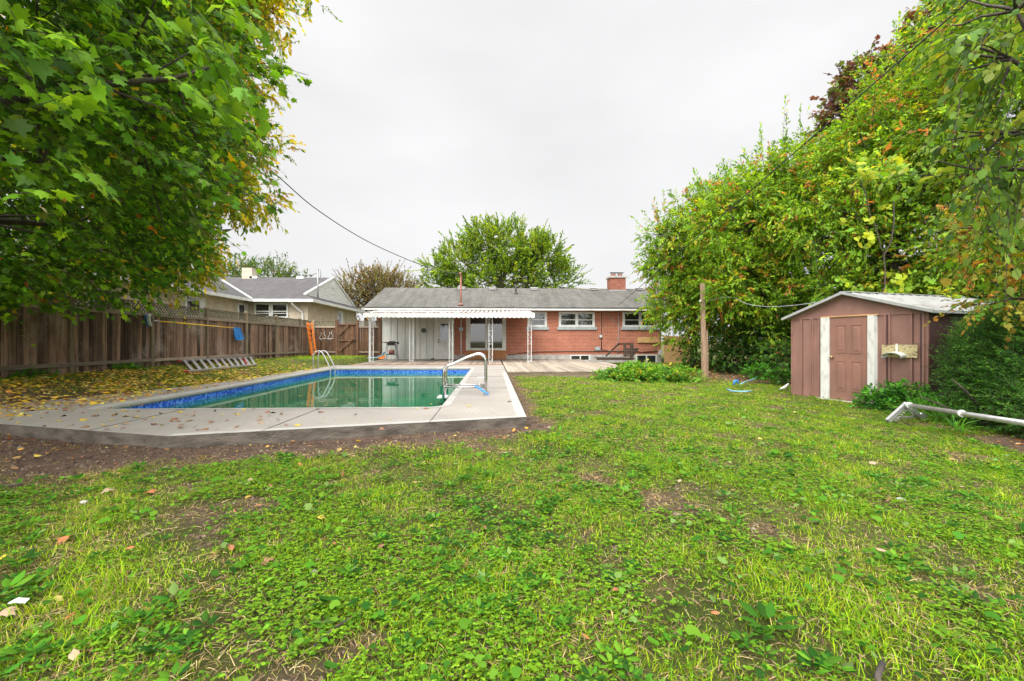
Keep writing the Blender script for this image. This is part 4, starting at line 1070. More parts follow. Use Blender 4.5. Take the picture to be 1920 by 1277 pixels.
# hose hanger on old board
t = thing('hose_holder', 'curved cream hose holder screwed to a peeling yellow board on the shed wall', 'hose holder', S(1.42, .03, 1.0))
u0, u1 = 1.055, 1.66
b = MB(M['oldboard']); sbox(b, u0, u1, .023, .05, .965, 1.205); b.build('backing_board', t)
b = MB(M['cream_metal']); sbox(b, 1.305, 1.345, .051, .06, 1.02, 1.225)
pts = []
for i in range(13):
    a = R(200 - 220 * i / 12); pts.append((1.325 + .21 * math.cos(a) * .8, 1.0 + .075 * math.sin(a)))
for i in range(12):
    (ua, za), (ub, zb2) = pts[i], pts[i + 1]
    b.add([S(ua, .05, za), S(ub, .05, zb2), S(ub, .22, zb2 - .015), S(ua, .22, za - .015), S(ua, .05, za - .008), S(ub, .05, zb2 - .008), S(ub, .22, zb2 - .023), S(ua, .22, za - .023)],
          [(0, 1, 2, 3), (7, 6, 5, 4), (0, 3, 7, 4), (3, 2, 6, 7), (1, 5, 6, 2)])
b.build('hose_bracket', t)

# ================================================================== POOL COVER REEL
t = thing('cover_reel', 'white plastic pool cover reel lying on the grass against the dark yew', 'cover reel', G(1700, 790, -.3))
foot1 = G(1664, 792, -.28); foot2 = G(1726, 786, -.30); apex = P(1698, 759, (foot1.y + foot2.y) / 2 + .1)
dir_ = (P(1960, 800, 4.9) - P(1700, 761, (foot1.y + foot2.y) / 2 + .1))
far = P(1700, 761, (foot1.y + foot2.y) / 2 + .1) + dir_ * 1.15
b = MB(M['alu']); 
for f_ in (foot1, foot2):
    b.obox(f_ + Vector((0, 0, .02)), apex, .05, .06)
b.obox(foot1 + Vector((0, 0, .045)), foot2 + Vector((0, 0, .05)), .03, .03)
for i in range(6):
    q = foot1.lerp(apex, .2 + i * .11) + Vector((.06, 0, -.02)); b.tube([q, q + Vector((.05, 0, -.02))], .008, 5)
    q = foot2.lerp(apex, .2 + i * .11) + Vector((.02, 0, .02)); b.tube([q, q + Vector((.04, .0, .015))], .008, 5)
b.tube([foot2 + Vector((.03, -.03, .05)), foot2 + Vector((.03, .03, .05))], .06, 14); b.ball(apex, .045)
b.build('stand', t)
b = MB(M['alu']); d_ = (far - apex).normalized(); b.tube([apex + d_ * .02, far], .034, 14); b.build('roller_tube', t)
b = MB(M['cream_metal']); b.tube([apex + d_ * .05, apex + d_ * .10], .048, 14); b.build('collar', t); b = MB(M['cream_metal']); b.tube([apex.lerp(far, .42), apex.lerp(far, .42) + d_ * .03], .046, 14); b.build('collar', t)

# ================================================================== CLOTHES POLE, WIRES
pole_b = G(1322, 702, -.2)
t = thing('clothes_pole', 'tall square brown wooden pole standing in front of the leafy trees', 'pole', (pole_b.x, pole_b.y, -.25))
b = MB(M['polewood']); b.tone = .7; hp = .95 + 110 * (pole_b.y * cy) / F * 1.0 + .0
b.tube([(pole_b.x, pole_b.y, -.3), (pole_b.x - .03, pole_b.y, 3.0)], .0001, 4)
b = MB(M['polewood']); b.tone = .7
b.prism([(pole_b.x - .10, pole_b.y - .06, -.3), (pole_b.x + .02, pole_b.y - .06, -.3), (pole_b.x + .02, pole_b.y + .06, -.3), (pole_b.x - .10, pole_b.y + .06, -.3)], (-.05, 0, 3.27))
b.tone = .2; b.prism([(pole_b.x + .025, pole_b.y - .05, -.3), (pole_b.x + .10, pole_b.y - .05, -.3), (pole_b.x + .10, pole_b.y + .05, -.3), (pole_b.x + .025, pole_b.y + .05, -.3)], (-.02, 0, 1.62))
b.build('timber', t)
b = MB(M['wiregrey']); z = 2.32; b.tube([(pole_b.x - .15, pole_b.y - .07, z), (pole_b.x - .02, pole_b.y - .08, z - .02), (pole_b.x + .02, pole_b.y + .03, z)], .008, 5)
b.m(M['white']); b.ball((pole_b.x - .19, pole_b.y - .05, z + .02), .05); b.build('pulley', t)
def wire(name, label, pts, r, mat, sub=10):
    pts = [Vector(p) for p in pts]; o = []
    n = len(pts)
    for i in range(n - 1):
        p0 = pts[max(i - 1, 0)]; p1 = pts[i]; p2 = pts[i + 1]; p3 = pts[min(i + 2, n - 1)]
        for j in range(sub):
            u = j / sub; o.append(.5 * ((2 * p1) + (p2 - p0) * u + (2 * p0 - 5 * p1 + 4 * p2 - p3) * u * u + (3 * p1 - p0 - 3 * p2 + p3) * u ** 3))
    o.append(pts[-1]); b = MB(mat); b.tube(o, r, 5); tag(b.build(name), label, 'wire')
wire('service_wire', 'black twisted wire sagging from the maple to the mast on the brick house', [P(250, 90, 9.5), P(515, 325, 14), P(600, 397, 16.4), P(700, 458, 19.6), P(808, 503.5, 23), Vector((mx_, 23.6, 4.40))], .017, M['wire'])
wire('overhead_wire', 'straight black wire rising from the brick house eave up across the box elders', [Vector(GY(1160, 572, 23.4)), P(1230, 512, 18.4), P(1500, 277, 9.8), P(1818, 0, 6.3), P(2050, -205, 5.0)], .012, M['wire'], 4)
wire('clothes_line', 'thin grey line slung from the wooden pole to the shed roof', [Vector((pole_b.x, pole_b.y - .08, 2.32)), P(1367, 557, 15.2), P(1402, 570, 14.4), P(1440, 575, 13.5), P(1490, 572.5, 11.6), S(UP - .3, .1, HP - .12)], .010, M['wiregrey'], 5)
wire('neighbour_wire', 'wire looping to the mast on the bungalow roof', [P(470, 500, 31), P(548, 513, 30.2), P(575, 517.5, 29.8), NBM], .015, M['wire'], 5)

# ================================================================== FENCE ITEMS
fxp = FX + .14
t = thing('pool_brush', 'yellow telescopic pole with blue and white pool brush head hung on the side fence', 'pool brush', GX(300, 603, fxp))
b = MB(M['yellow']); a, c = GX(300, 602.5, fxp), GX(440, 615, fxp); b.tube([a, c], .018, 8)
b.m(M['alu']); b.tube([GX(284, 600.5, fxp), a], .014, 8); q = a.lerp(c, .7); b.m(M['white']); b.tube([q, q + (c - a).normalized() * .06], .022, 8); b.build('pole', t)
b = MB(M['blue']); q = GX(278, 600, fxp)
b.smooth = True
hd = [GX(278, 590, fxp), GX(276.5, 594, fxp), GX(277, 602, fxp), GX(279, 608, fxp), GX(281, 611.5, fxp)]
b.tube(hd, [.07, .085, .075, .085, .06], 4); b.m(M['white'])
b.tube([p + Vector((.05, -.03, 0)) for p in hd], [.05, .06, .055, .06, .04], 4); b.m(M['black_metal']); b.box(q.x + .08, q.x + .12, q.y - .04, q.y + .04, q.z - .02, q.z + .02); b.build('brush_head', t)
t = thing('leaf_net', 'blue pool leaf net hanging from the end of the yellow pole on the fence', 'pool net', GX(445, 625, fxp))
fr_ = [GX(x, y, fxp + .02) for x, y in ((437.5, 614.5), (449, 615.5), (451.5, 624), (456.5, 634), (450, 637.5), (441, 637), (438.5, 628))]
b = MB(M['blue']); b.prism(fr_, (.025, 0, 0)); b.build('net_bag', t)
b = MB(M['blue']); b.tube([p + Vector((.03, 0, 0)) for p in fr_] + [fr_[0] + Vector((.03, 0, 0))], .013, 6)
for i in range(1, 4): b.tube([fr_[0].lerp(fr_[1], i / 4) + Vector((.03, 0, 0)), fr_[5].lerp(fr_[4], i / 4) + Vector((.03, 0, 0))], .006, 4)
b.build('net_frame', t)
t = thing('aluminium_ladder', 'silver aluminium ladder lying on its side in the grass against the fence', 'ladder', G(415, 690, .08))
b0, b1 = G(352, 696.5, .17), G(481, 683.5, .17); t0, t1 = GX(338, 676.5, FX + .12), GX(474, 669.5, FX + .12)
for (a, c) in ((b0, b1), (t0, t1)):
    b = MB(M['alu']); b.obox(a, c, .05, .06, up=(t0 - b0)); rl = b.build('side_rail', t)
    b = MB(M['red']); b.obox(a + (a - c).normalized() * .08, a, .05, .09, up=(t0 - b0)); b.build('end_cap', rl)
for i in range(11):
    u = (i + .5) / 11; b = MB(M['alu']); b.obox(t0.lerp(t1, u - .005), b0.lerp(b1, u + .012), .04, .075, up=(b1 - b0)); b.build('rung', t)
b = MB(M['red']); b.obox(t0.lerp(t1, .78), b0.lerp(b1, .86), .02, .02); b.obox(t0.lerp(t1, .84), b0.lerp(b1, .84), .02, .02); b.build('locking_strap', t)
t = thing('orange_ladder', 'orange folding ladder standing upright in the fence corner', 'ladder', GX(586, 669, FX + .3))
def oy(px, py, Y=23.3): return GY(px, py, Y)
for (a, c) in ((oy(576, 604.5), oy(584, 669)), (oy(584.5, 605), oy(592.5, 663))):
    b = MB(M['orange']); b.obox(a, c, .075, .04, up=(0, 1, 0)); b.build('side_rail', t)
for (a, c) in ((oy(579, 606, 23.42), oy(586, 667, 23.2)), ):
    b = MB(M['orange']); b.obox(a, c, .06, .04, up=(0, 1, 0)); b.build('side_rail', t)
for i in range(7):
    u = (i + .4) / 7; b = MB(M['orange']); a = oy(576, 604.5).lerp(oy(584, 669), u); c = oy(584.5, 605).lerp(oy(592.5, 663), u); b.obox(a + Vector((0, -.03, 0)), c + Vector((0, -.03, 0)), .06, .03); b.build('rung', t)

# ================================================================== PATIO ITEMS
q = GY(733, 672, 23.3); q.z = .02
t = thing('table_saw', 'old dark table saw on a splayed metal stand against the white siding', 'table saw', q)
b = MB(M['black_metal']); b.box(q.x - .24, q.x + .36, q.y - .2, q.y + .2, .86, .92); b.box(q.x - .42, q.x + .44, q.y - .24, q.y - .20, .88, .91); b.tube([(q.x + .40, q.y - .25, .86), (q.x + .40, q.y - .31, .86)], .06, 10)
b.box(q.x - .16, q.x + .2, q.y - .14, q.y + .14, .74, .86); b.box(q.x - .08, q.x + .2, q.y - .1, q.y + .1, .92, .96); b.build('table_top', t)
b = MB(M['rust']); b.tube([(q.x - .1, q.y, .42), (q.x + .16, q.y, .42)], .11, 12); b.m(M['black_metal']); b.box(q.x - .2, q.x + .24, q.y - .14, q.y + .14, .27, .31); b.build('motor', t)
for (sx_, sy_) in ((-1, -1), (1, -1), (-1, 1), (1, 1)):
    b = MB(M['pipegrey'] if sx_ > 0 else M['sill']); b.obox((q.x + .03 + sx_ * .2, q.y + sy_ * .13, .80), (q.x + .03 + sx_ * .32, q.y + sy_ * .2, .02), .035, .035); b.build('leg', t)
b = MB(M['bluegrey']); pts = [P(680, 671, 22.9), P(692, 671.5, 22.9), P(706, 671, 22.9), P(715, 668, 23.2), P(720.5, 661, 23.5)]
pts = [Vector((p.x, p.y, max(p.z, .075))) for p in pts]; b.tube(pts, .05, 8); tag(b.build('drain_hose'), 'fat blue-grey hose curling off the deck beside the table saw', 'hose')
b = MB(M['orange']); b.prism([P(708, 672, 22.6), P(722, 665, 22.9), P(722, 670.5, 22.8), P(716, 673.5, 22.6)], (0, .04, .0)); tag(b.build('dust_pan'), 'small flat orange tool lying beside the blue-grey hose on the deck', 'tool')
q = GY(806, 671.5, 23.7); b = MB(M['sill']); b.box(q.x - .22, q.x + .05, 23.6, 23.75, .022, .06); b.m(M['black_metal']); b.ball((q.x + .14, 23.68, .05), .10, .06, .035)
tag(b.build('door_brush'), 'small grey and black brush lying at the foot of the white siding', 'brush')
# dark timber stair landing
t = thing('stair_landing', 'dark old timber platform with slanted handrail beside the basement window', 'stair landing', (5.8, 21.6, -.15))
Yl = 21.8
def L_(px, py, Y=Yl): return GY(px, py, Y)
def lb(name, items, m='darkwood'):
    b = MB(M[m])
    for (a, c, w_, h_) in items: b.tone = random.random(); b.obox(a, c, w_, h_)
    b.build(name, t)
lb('platform', [(L_(1119, 672.5), L_(1186, 673), .10, .13), (L_(1119, 671, 22.6), L_(1186, 671.5, 22.6), .9, .04)])
lb('handrail', [(L_(1136, 668), L_(1160, 645), .06, .07), (L_(1158, 645), L_(1187, 645), .06, .08)])
b = MB(M['darkwood'])
for (px, y0, y1, w_) in ((1171.5, 645, 669, .10), (1184.5, 643.5, 675, .14)):
    a, c = L_(px, y0), L_(px, y1); b.tone = random.random(); b.box(a.x - w_ / 2, a.x + w_ / 2, Yl - .06, Yl + .06, c.z, a.z)
b.build('newel_post', t)
b = MB(M['darkwood'])
for i in range(4):
    a, c = L_(1173, 653 + i * 4), L_(1183, 656.5 + i * 4); b.tone = random.random(); b.box(a.x, c.x, Yl + .01, Yl + .04, c.z, a.z)
b.build('side_boards', t)
a, c = L_(1188, 653.5), L_(1198, 658.5); b = MB(M['darkwood']); b.prism([L_(1188, 653), L_(1198.5, 653), L_(1195, 659), L_(1188, 659)], (0, .5, 0)); b.prism([L_(1188, 660), L_(1193, 660), L_(1188, 668)], (0, .06, 0)); b.build('shelf', t)
# bucket under trees, blue toy and rope on the lawn
q = G(1387, 686, -.2); b = MB(M['pipegrey']); b.tube([q + Vector((-.16, 0, .15)), q + Vector((.16, -.1, .12))], [.13, .16], 14)
tag(b.build('metal_bucket'), 'grey metal bucket on its side in the shade under the trees', 'bucket')
q = G(1379, 726, -.24); b = MB(M['blue']); b.tube([q + Vector((-.05, 0, .06)), q + Vector((-.02, 0, .16)), q + Vector((.05, 0, .17)), q + Vector((.07, 0, .08))], [.02, .035, .03, .02], 8)
tag(b.build('hose_nozzle'), 'small bright blue plastic piece standing on the grass between pole and shed', 'hose nozzle')
b = MB(simple('pale_blue_hose', (.22, .45, .55), .5)); b.tube([G(x, y, -.17 + zo) for x, y, zo in ((1363, 729, 0), (1371, 733, .01), (1385, 734, .0), (1396, 734, .01), (1410, 733, 0))], .018, 6)
b.tube([G(x, y, -.15) for x, y in ((1388, 720, ), (1400, 715), (1412, 711), (1420, 707))], .014, 6)
tag(b.build('garden_hose'), 'thin pale blue hose pieces lying in the grass near the shed', 'hose')
q = G(1471, 731, -.26); b = MB(M['white_old']); b.tube([q + Vector((-.12, 0, .02)), q + Vector((.0, .0, .06)), q + Vector((.14, .05, .14))], [.02, .035, .03], 6)
tag(b.build('plastic_pipe'), 'short white plastic pipe end poking out at the shed corner', 'pipe')

# ================================================================== TREES
GRN = [(.050, .150, .018), (.085, .230, .025), (.030, .095, .016), (.150, .320, .030), (.20, .10, .03)]
MAPLE_C = dict(cols=[(0.094, 0.216, 0.018), (0.154, 0.331, 0.023), (0.058, 0.136, 0.016), (0.289, 0.517, 0.027), (0.135, 0.194, 0.046), (0.619, 0.172, 0.036), (0.712, 0.475, 0.027)], wts=[32, 26, 20, 14, 8, .6, 1.4])
# large maple; trunk stands just outside the frame
def hull_sprays(cx, cy_, n, zr, rr, az, shell, seed, gap):
    z = zr[0] + (zr[1] - zr[0]) * rng.random(n); a = R(az[0]) + R(az[1] - az[0]) * rng.random(n)
    r0 = np.interp(z, [q[0] for q in rr], [q[1] for q in rr]) * (1 + .13 * wob(a * 3.0, z, 1.1, seed) + .08 * wob(a * 9, z * 2, 1.3, seed + 2))
    r = r0 * (1 - shell * rng.random(n) ** 1.3)
    p = np.stack([cx + r * np.cos(a), cy_ + r * np.sin(a), z], 1)
    keep = wob(p[:, 0] * 1.1, p[:, 1] + p[:, 2] * 1.6, .9, seed) > gap
    p = p[keep]; a = a[keep]
    d = np.stack([np.cos(a), np.sin(a), np.full(len(a), -.05)], 1) + rng.normal(0, .4, (len(a), 3))
    return p, norm(d)
MC = (-8.35, 4.6)
def in_clear(p, r=1.9):  # nothing right in front of the lens
    return np.linalg.norm(p - np.array((0, 0, HC)), axis=1) > r
t = thing('maple_tree', 'big dark green maple whose crown overhangs the fence and concrete slab', 'tree', (MC[0], MC[1], -.1))
b = MB(M['bark']); b.tube(curve_pts((MC[0], MC[1], -.3), (MC[0] + .2, MC[1], 8.5), (0.1, 0, 0), 8, .02), [.30, .26, .24, .22, .19, .15, .11, .08, .05], 12)
lim = [((-8.2, 4.6, 2.7), P(330, 150, 5.2), .09), ((-8.2, 4.6, 2.2), (-6.5, 9.0, 2.9), .08), ((-8.2, 4.7, 3.4), (-5.0, 7.8, 4.6), .09), ((-8.3, 4.7, 3.0), (-9.5, 9.2, 3.4), .08), ((-8.2, 4.6, 4.5), (-4.0, 6.0, 6.0), .08),
       ((-8.2, 4.5, 3.6), (-4.6, 2.6, 4.6), .07), ((-8.2, 4.6, 5.2), (-6.0, 8.3, 6.8), .07), ((-8.3, 4.6, 2.4), (-4.9, 5.2, 2.9), .05), ((-8.3, 4.6, 5), (-11.5, 7, 6.5), .07)]
tips = []
for a, c, r_ in lim:
    pts = curve_pts(a, c, (0, 0, .15), 8, .03); b.tube(pts, [r_ * (1 - .85 * i / 8) + .008 for i in range(9)], 8)
    for _ in range(9):
        s = pts[random.randint(3, 8)]; e = s + Vector((random.gauss(.35, .5), random.gauss(.3, .6), random.gauss(-.1, .45))) * 1.5
        b.tube(curve_pts(s, e, (0, 0, 0), 4, .06), [.022, .018, .014, .009, .005], 5)
b.tube([(-8.2, 4.6, 2.9), P(-90, 200, 4.7), P(60, 182, 4.35), P(190, 160, 4.2), P(330, 146, 4.2), P(420, 118, 4.3)], [.09, .06, .045, .032, .02, .008], 8)
for a0_, c0_ in ((P(190, 160, 4.2), P(330, 215, 4.3)), (P(60, 182, 4.35), P(130, 235, 4.2)), (P(250, 152, 4.2), P(360, 95, 4.2))): b.tube(curve_pts(a0_, c0_, (0, 0, 0), 4, .05), [.016, .013, .01, .007, .004], 5)
b.build('trunk', t)
RR = [(1.35, 3.6), (1.9, 4.6), (3, 4.85), (4.5, 4.95), (6, 4.9), (7.5, 4.3), (9, 2.4), (9.8, .6)]
p1, d1 = hull_sprays(MC[0], MC[1], 11000, (1.55, 9.6), RR, (-75, 140), .42, 3.0, -.62)
p2, d2 = hull_sprays(MC[0], MC[1], 1300, (1.55, 9.6), RR, (140, 285), .40, 5.0, -.7)
p = np.concatenate([p1, p2]); d = np.concatenate([d1, d2])
dist = np.linalg.norm(p - np.array((0, 0, HC)), axis=1)
k_ = dist > 4.2; p, d = p[k_], d[k_]
# lower skirt only over the fence side: lift the crown above the slab
low = np.interp(np.degrees(np.arctan2(p[:, 1] - MC[1], p[:, 0] - MC[0])), [-90, 20, 30, 45, 60, 80, 140], [2.6, 2.8, 2.9, 2.5, 2.0, 1.5, 1.45]); k_ = p[:, 2] > low; p, d = p[k_], d[k_]
ln = .55 * np.exp(rng.normal(0, .3, len(p)))
parts = [sprays(p, d, ln, 9, T_MAPLE, .088, droop=.75, spread=.9, flat=.8, coher=.5, **MAPLE_C)]
tw = [twigs(p, d, ln, .006, .5)]
# a few branches reaching close to the camera
near = [(P(250, 40, 3.5), 7, .5), (P(380, 60, 3.5), 8, .45), (P(120, 45, 3.4), 6, .5), (P(60, 300, 3.3), 6, .4), (P(400, 130, 4.0), 7, .4), (P(330, 30, 3.9), 8, .45)]
for c, n_, r_ in near:
    c = np.array(tuple(c)); pp = c + rng.normal(0, r_ * .45, (n_, 3)); dd_ = norm(np.array((.55, .15, -.25)) + rng.normal(0, .35, (n_, 3)))
    pp = pp[pp[:, 2] > HC + .9]; dd_ = dd_[:len(pp)]
    if len(pp) == 0: continue
    parts.append(sprays(pp, dd_, .35, 6, T_MAPLE, .105, [(.19, .36, .022), (.13, .28, .022), (.08, .19, .02)], [5, 4, 3], droop=.7, spread=.8, flat=.8)); tw.append(twigs(pp, dd_, .4, .004, .5))
mesh_np('crown', parts, M['leaf'], t); mesh_np('twigs', tw, M['twig'], t)

YEL = dict(cols=[(.30, .40, .03), (.70, .55, .03), (.16, .28, .03), (.52, .30, .03), (.48, .50, .03)], wts=[28, 24, 18, 8, 26])
tree('ash_tree', 'tall tree turning yellow behind the maple beside the bungalow', 'tree', (-10.9, 13.4, .1), 5.5, .2,
     [((-7.70, 11.2, 3.5), (1.7, 1.5, 1.0)), ((-7.10, 11.2, 4.9), (1.55, 1.4, 1.3)), ((-7.30, 11, 6.2), (1.65, 1.4, 1.3)), ((-7.00, 10.8, 7.6), (1.65, 1.4, 1.2)), ((-6.50, 10.6, 8.9), (1.4, 1.2, 1.0)), ((-5.50, 10.4, 8.9), (.9, .7, .45)), ((-4.80, 10.3, 8.9), (.8, .5, .30)), ((-5.20, 10.4, 7.9), (.6, .5, .25)), ((-5.70, 10.8, 5.6), (.6, .5, .3)), ((-5.80, 10.8, 4.2), (.6, .5, .3)), ((-9.00, 11.6, 4.2), (1.8, 1.6, 1.6)), ((-9.20, 11.6, 7), (2, 1.6, 2)), ((-8.00, 11.4, 10.0), (2.2, 1.6, 1.2))],
     7600, 12, .42, T_LEAFLET, .115, shoot=25, clump=.8, shell=.6, up=.1, droop=.6, gap=.12, gs=.9, seed=2, group=None, zmin=2.2, **YEL)
BOX = dict(cols=[(0.167, 0.320, 0.020), (0.252, 0.426, 0.028), (0.092, 0.199, 0.017), (0.358, 0.506, 0.033), (0.518, 0.199, 0.056), (0.457, 0.426, 0.028)], wts=[30, 26, 22, 10, 6.5, 4])
BOXL = dict(cols=[(0.043, 0.119, 0.014), (0.072, 0.187, 0.022), (0.025, 0.072, 0.012), (0.114, 0.230, 0.024), (0.186, 0.086, 0.040)], wts=[28, 26, 26, 10, 6])  # greens darkened for the shade under the canopy
# row of box elders on the shed side
tree('box_elder', 'rounded green box elder at the end of the row by the brick house', 'tree', (8.5, 19.0, -.2), 3.0, .16,
     [((8.6, 18.6, 3.5), (1.8, 2.0, 1.7)), ((8.1, 19.0, 4.7), (1.3, 1.4, 1.1)), ((9.3, 18.6, 5.6), (2.0, 1.8, 1.6)), ((8.4, 18.4, 2.1), (2.0, 1.7, 1.4)), ((10.2, 18.6, 3.6), (2.2, 2, 2.2)), ((7.9, 19.4, 2.6), (1.2, 1.2, .8)), ((9.9, 18.4, 6.5), (1.2, 1.3, 1.0)), ((7.1, 18.9, 5.4), (.5, .7, .45))],
     6000, 14, .46, T_LEAFLET, .12, group='box elders along the boundary', shell=.45, up=.35, droop=.7, gap=.24, gs=1.3, shoot=90, clump=1.0, seed=1, zmin=-.15, **BOX)
tree('box_elder', 'green box elder with rusty seed clusters behind the wooden pole', 'tree', (10.0, 16.2, -.2), 4.0, .18,
     [((9.6, 16.2, 2.4), (2.1, 1.8, 2.0)), ((9.6, 16.2, 5.0), (2.2, 1.9, 1.8)), ((10.6, 16.4, 6.2), (1.8, 1.8, 1.4)), ((10.1, 16.0, 6.9), (1.0, 1.1, .8)), ((12.0, 16.2, 6.1), (2.1, 2, 2.1)), ((9.0, 15.6, 3.4), (1.4, 1.2, 1.2)), ((8.4, 15.9, 5.6), (1.0, 1.0, .9)), ((11.5, 15.8, 3.2), (2.2, 1.8, 2.4))],
     6400, 14, .46, T_LEAFLET, .12, group='box elders along the boundary', shell=.45, up=.35, droop=.7, gap=.22, gs=1.3, shoot=90, clump=1.0, seed=4, zmin=1.0, **BOX)
tree('box_elder', 'tall bright green box elder rising behind the shed', 'tree', (12.3, 13.6, -.3), 5.0, .2,
     [((11.9, 13.4, 3.6), (2.4, 1.8, 2.2)), ((12.0, 13.4, 5.9), (2.3, 1.9, 1.7)), ((12.6, 13.4, 7.3), (1.6, 1.6, 1.2)), ((13.6, 13.4, 8.4), (2.4, 2, 2.2)), ((13.8, 13.2, 4.6), (2.4, 1.8, 2.6)), ((10.5, 12.9, 4.6), (1.4, 1.2, 1.4)), ((11.0, 13.2, 6.7), (1.1, 1.2, .9)), ((10.6, 13.3, 2.3), (1.6, 1.0, 1.3)), ((12.8, 12.8, 6.6), (1.8, 1.4, 1.8))],
     7000, 14, .44, T_LEAFLET, .11, group='box elders along the boundary', shell=.42, up=.35, droop=.75, gap=.20, gs=1.3, shoot=100, clump=1.0, seed=6, zmin=.75, **BOX)
tree('box_elder', 'box elder with long drooping leaves above the far end of the shed roof', 'tree', (14.2, 10.2, -.3), 5.0, .2,
     [((13.2, 10.4, 4.0), (2.2, 1.6, 1.8)), ((13.0, 10.2, 6.4), (2.2, 1.7, 1.8)), ((12.9, 10.3, 8.8), (2.2, 1.7, 1.9)), ((15.0, 10.2, 5.5), (2.4, 1.8, 2.6)), ((12.2, 10.9, 2.8), (1.5, 1.1, 1.1)), ((14.6, 10.2, 8.8), (2, 1.6, 1.8)), ((13.4, 10.6, 1.6), (1.6, 1.2, 1.4))],
     5600, 14, .42, T_LEAFLET, .105, group='box elders along the boundary', shell=.42, up=.3, droop=.8, gap=.08, gs=1.1, clump=1.0, seed=8, zmin=1.0, **BOX)
PUR = dict(cols=[(.11, .05, .055), (.16, .075, .07), (.10, .13, .04), (.22, .09, .04), (.16, .22, .05)], wts=[28, 22, 26, 3, 22])
tree('purple_maple', 'purple leaved tree peeking out above the green box elders', 'tree', (14.6, 17.6, -.3), 8.0, .2,
     [((14.7, 17.2, 10.9), (1.1, 1.1, 1.0)), ((13.9, 17.0, 9.6), (1.1, 1.1, 1.0)), ((16.3, 17.4, 10.0), (1.8, 1.5, 1.1)), ((18.8, 17.6, 13.3), (2.0, 1.8, 1.5)), ((15.6, 17.4, 8.5), (3, 1.6, 2))],
     2600, 9, .5, T_MAPLE, .14, shell=.5, up=.4, droop=.5, gap=.15, seed=3, **PUR)
# broadleaf tree whose branches enter on the shed side, trunk out of frame
FG = dict(cols=[(.10, .20, .03), (.16, .27, .035), (.06, .13, .025), (.26, .33, .06), (.30, .30, .08)], wts=[30, 28, 22, 14, 3])
tree('elm_tree', 'broadleaf tree whose large leaved branches hang in front of the shed', 'tree', (7.6, 4.6, -.3), 4.6, .10,
     [(tuple(P(1895, 110, 4.6)), (.45, .6, .8)), (tuple(P(1890, 250, 4.9)), (.60, .6, .35)), (tuple(P(1850, 320, 5.2)), (.62, .6, .38)), (tuple(P(1905, 20, 4.4)), (.5, .6, .6)), (tuple(P(1900, 370, 5.2)), (.6, .6, .28)), ((7.6, 5.0, 5.6), (1.8, 1.6, 1.6)), ((7.9, 4.4, 3.8), (1.6, 1.2, 1.4))],
     760, 8, .42, T_OVATE, .092, shell=.8, up=-.1, droop=.9, gap=.25, gs=1.6, seed=5, spread=.7, flat=.5, **FG)
tree('maple_sapling', 'young maple turning orange whose branch hangs over the yew bush', 'tree', (8.9, 6.6, -.3), 2.6, .06,
     [(tuple(P(1850, 430, 6.4)), (.75, .5, .22)), (tuple(P(1900, 400, 6.2)), (.5, .5, .2)), (tuple(P(1880, 480, 6.6)), (.6, .5, .3)), (tuple(P(1900, 560, 6.5)), (.5, .5, .3))],
     190, 8, .34, T_MAPLE, .062, shell=.8, up=0, droop=.6, seed=2, gap=0, cols=[(.50, .26, .05), (.26, .32, .04), (.16, .32, .03), (.40, .36, .05)], wts=[22, 28, 30, 20])
# vine over the crown
vine_c = dict(cols=[(.36, .42, .03), (.20, .36, .03), (.14, .28, .03)], wts=[40, 40, 20])
t = thing('wild_vine', 'pale yellow-green vine leaves climbing on the box elder above the shed', 'vine', tuple(P(1650, 560, 9.9)))
pp = np.array([tuple(P(x, y, 10.6 + random.uniform(-.3, .3))) for x, y in [(random.gauss(cx, sx_), random.gauss(cy2, sy_)) for cx, cy2, sx_, sy_, n_ in ((1680, 305, 20, 14, 20), (1630, 320, 22, 12, 16), (1600, 420, 30, 30, 10), (1700, 540, 60, 14, 26), (1650, 552, 12, 3, 8)) for _ in range(n_)]])
dd_ = norm(np.array((-.6, -.6, -.2)) + rng.normal(0, .4, pp.shape))
mesh_np('leaves', [sprays(pp, dd_, .4, 6, T_ROUND, .11, droop=.6, spread=.9, flat=.4, **vine_c)], M['leaf'], t)
b = MB(M['twig']); b.tube(curve_pts(P(1650, 560, 10.2), P(1690, 300, 10.7), (0, 0, 0), 10, .04), .015, 5); b.tube(curve_pts(P(1660, 480, 10.4), P(1610, 330, 10.7), (0, 0, 0), 8, .05), .012, 5); b.build('stem', t)

# distant trees
tree('linden_tree', 'wide leafy green tree rising behind the brick house roof', 'tree', (0.8, 40, 0), 6.5, .35,
     [((1.0, 40, 6.3), (5.0, 3, 2.2)), ((-2.2, 40, 7.6), (2.6, 2.6, 2.0)), ((.8, 40, 9.2), (3.2, 2.6, 1.9)), ((4.0, 40, 8.0), (2.6, 2.5, 2.0)), ((-3.6, 40, 5.6), (2.4, 2, 1.5)), ((5.4, 40, 6.0), (2.2, 2, 2.0)), ((-.6, 40, 10.0), (1.9, 1.6, 1.0)), ((3.4, 40, 9.1), (1.6, 1.6, .9)), ((-4.6, 40, 7.4), (1.2, 1.2, .7))],
     2900, 22, .95, T_LEAFLET, .20, shell=.7, up=.5, droop=.05, gap=.48, gs=.6, seed=7, twr=.025, spread=.35, cols=[(0.156, 0.280, 0.024), (0.250, 0.380, 0.028), (0.083, 0.160, 0.020), (0.333, 0.400, 0.024)], wts=[30, 28, 24, 12])
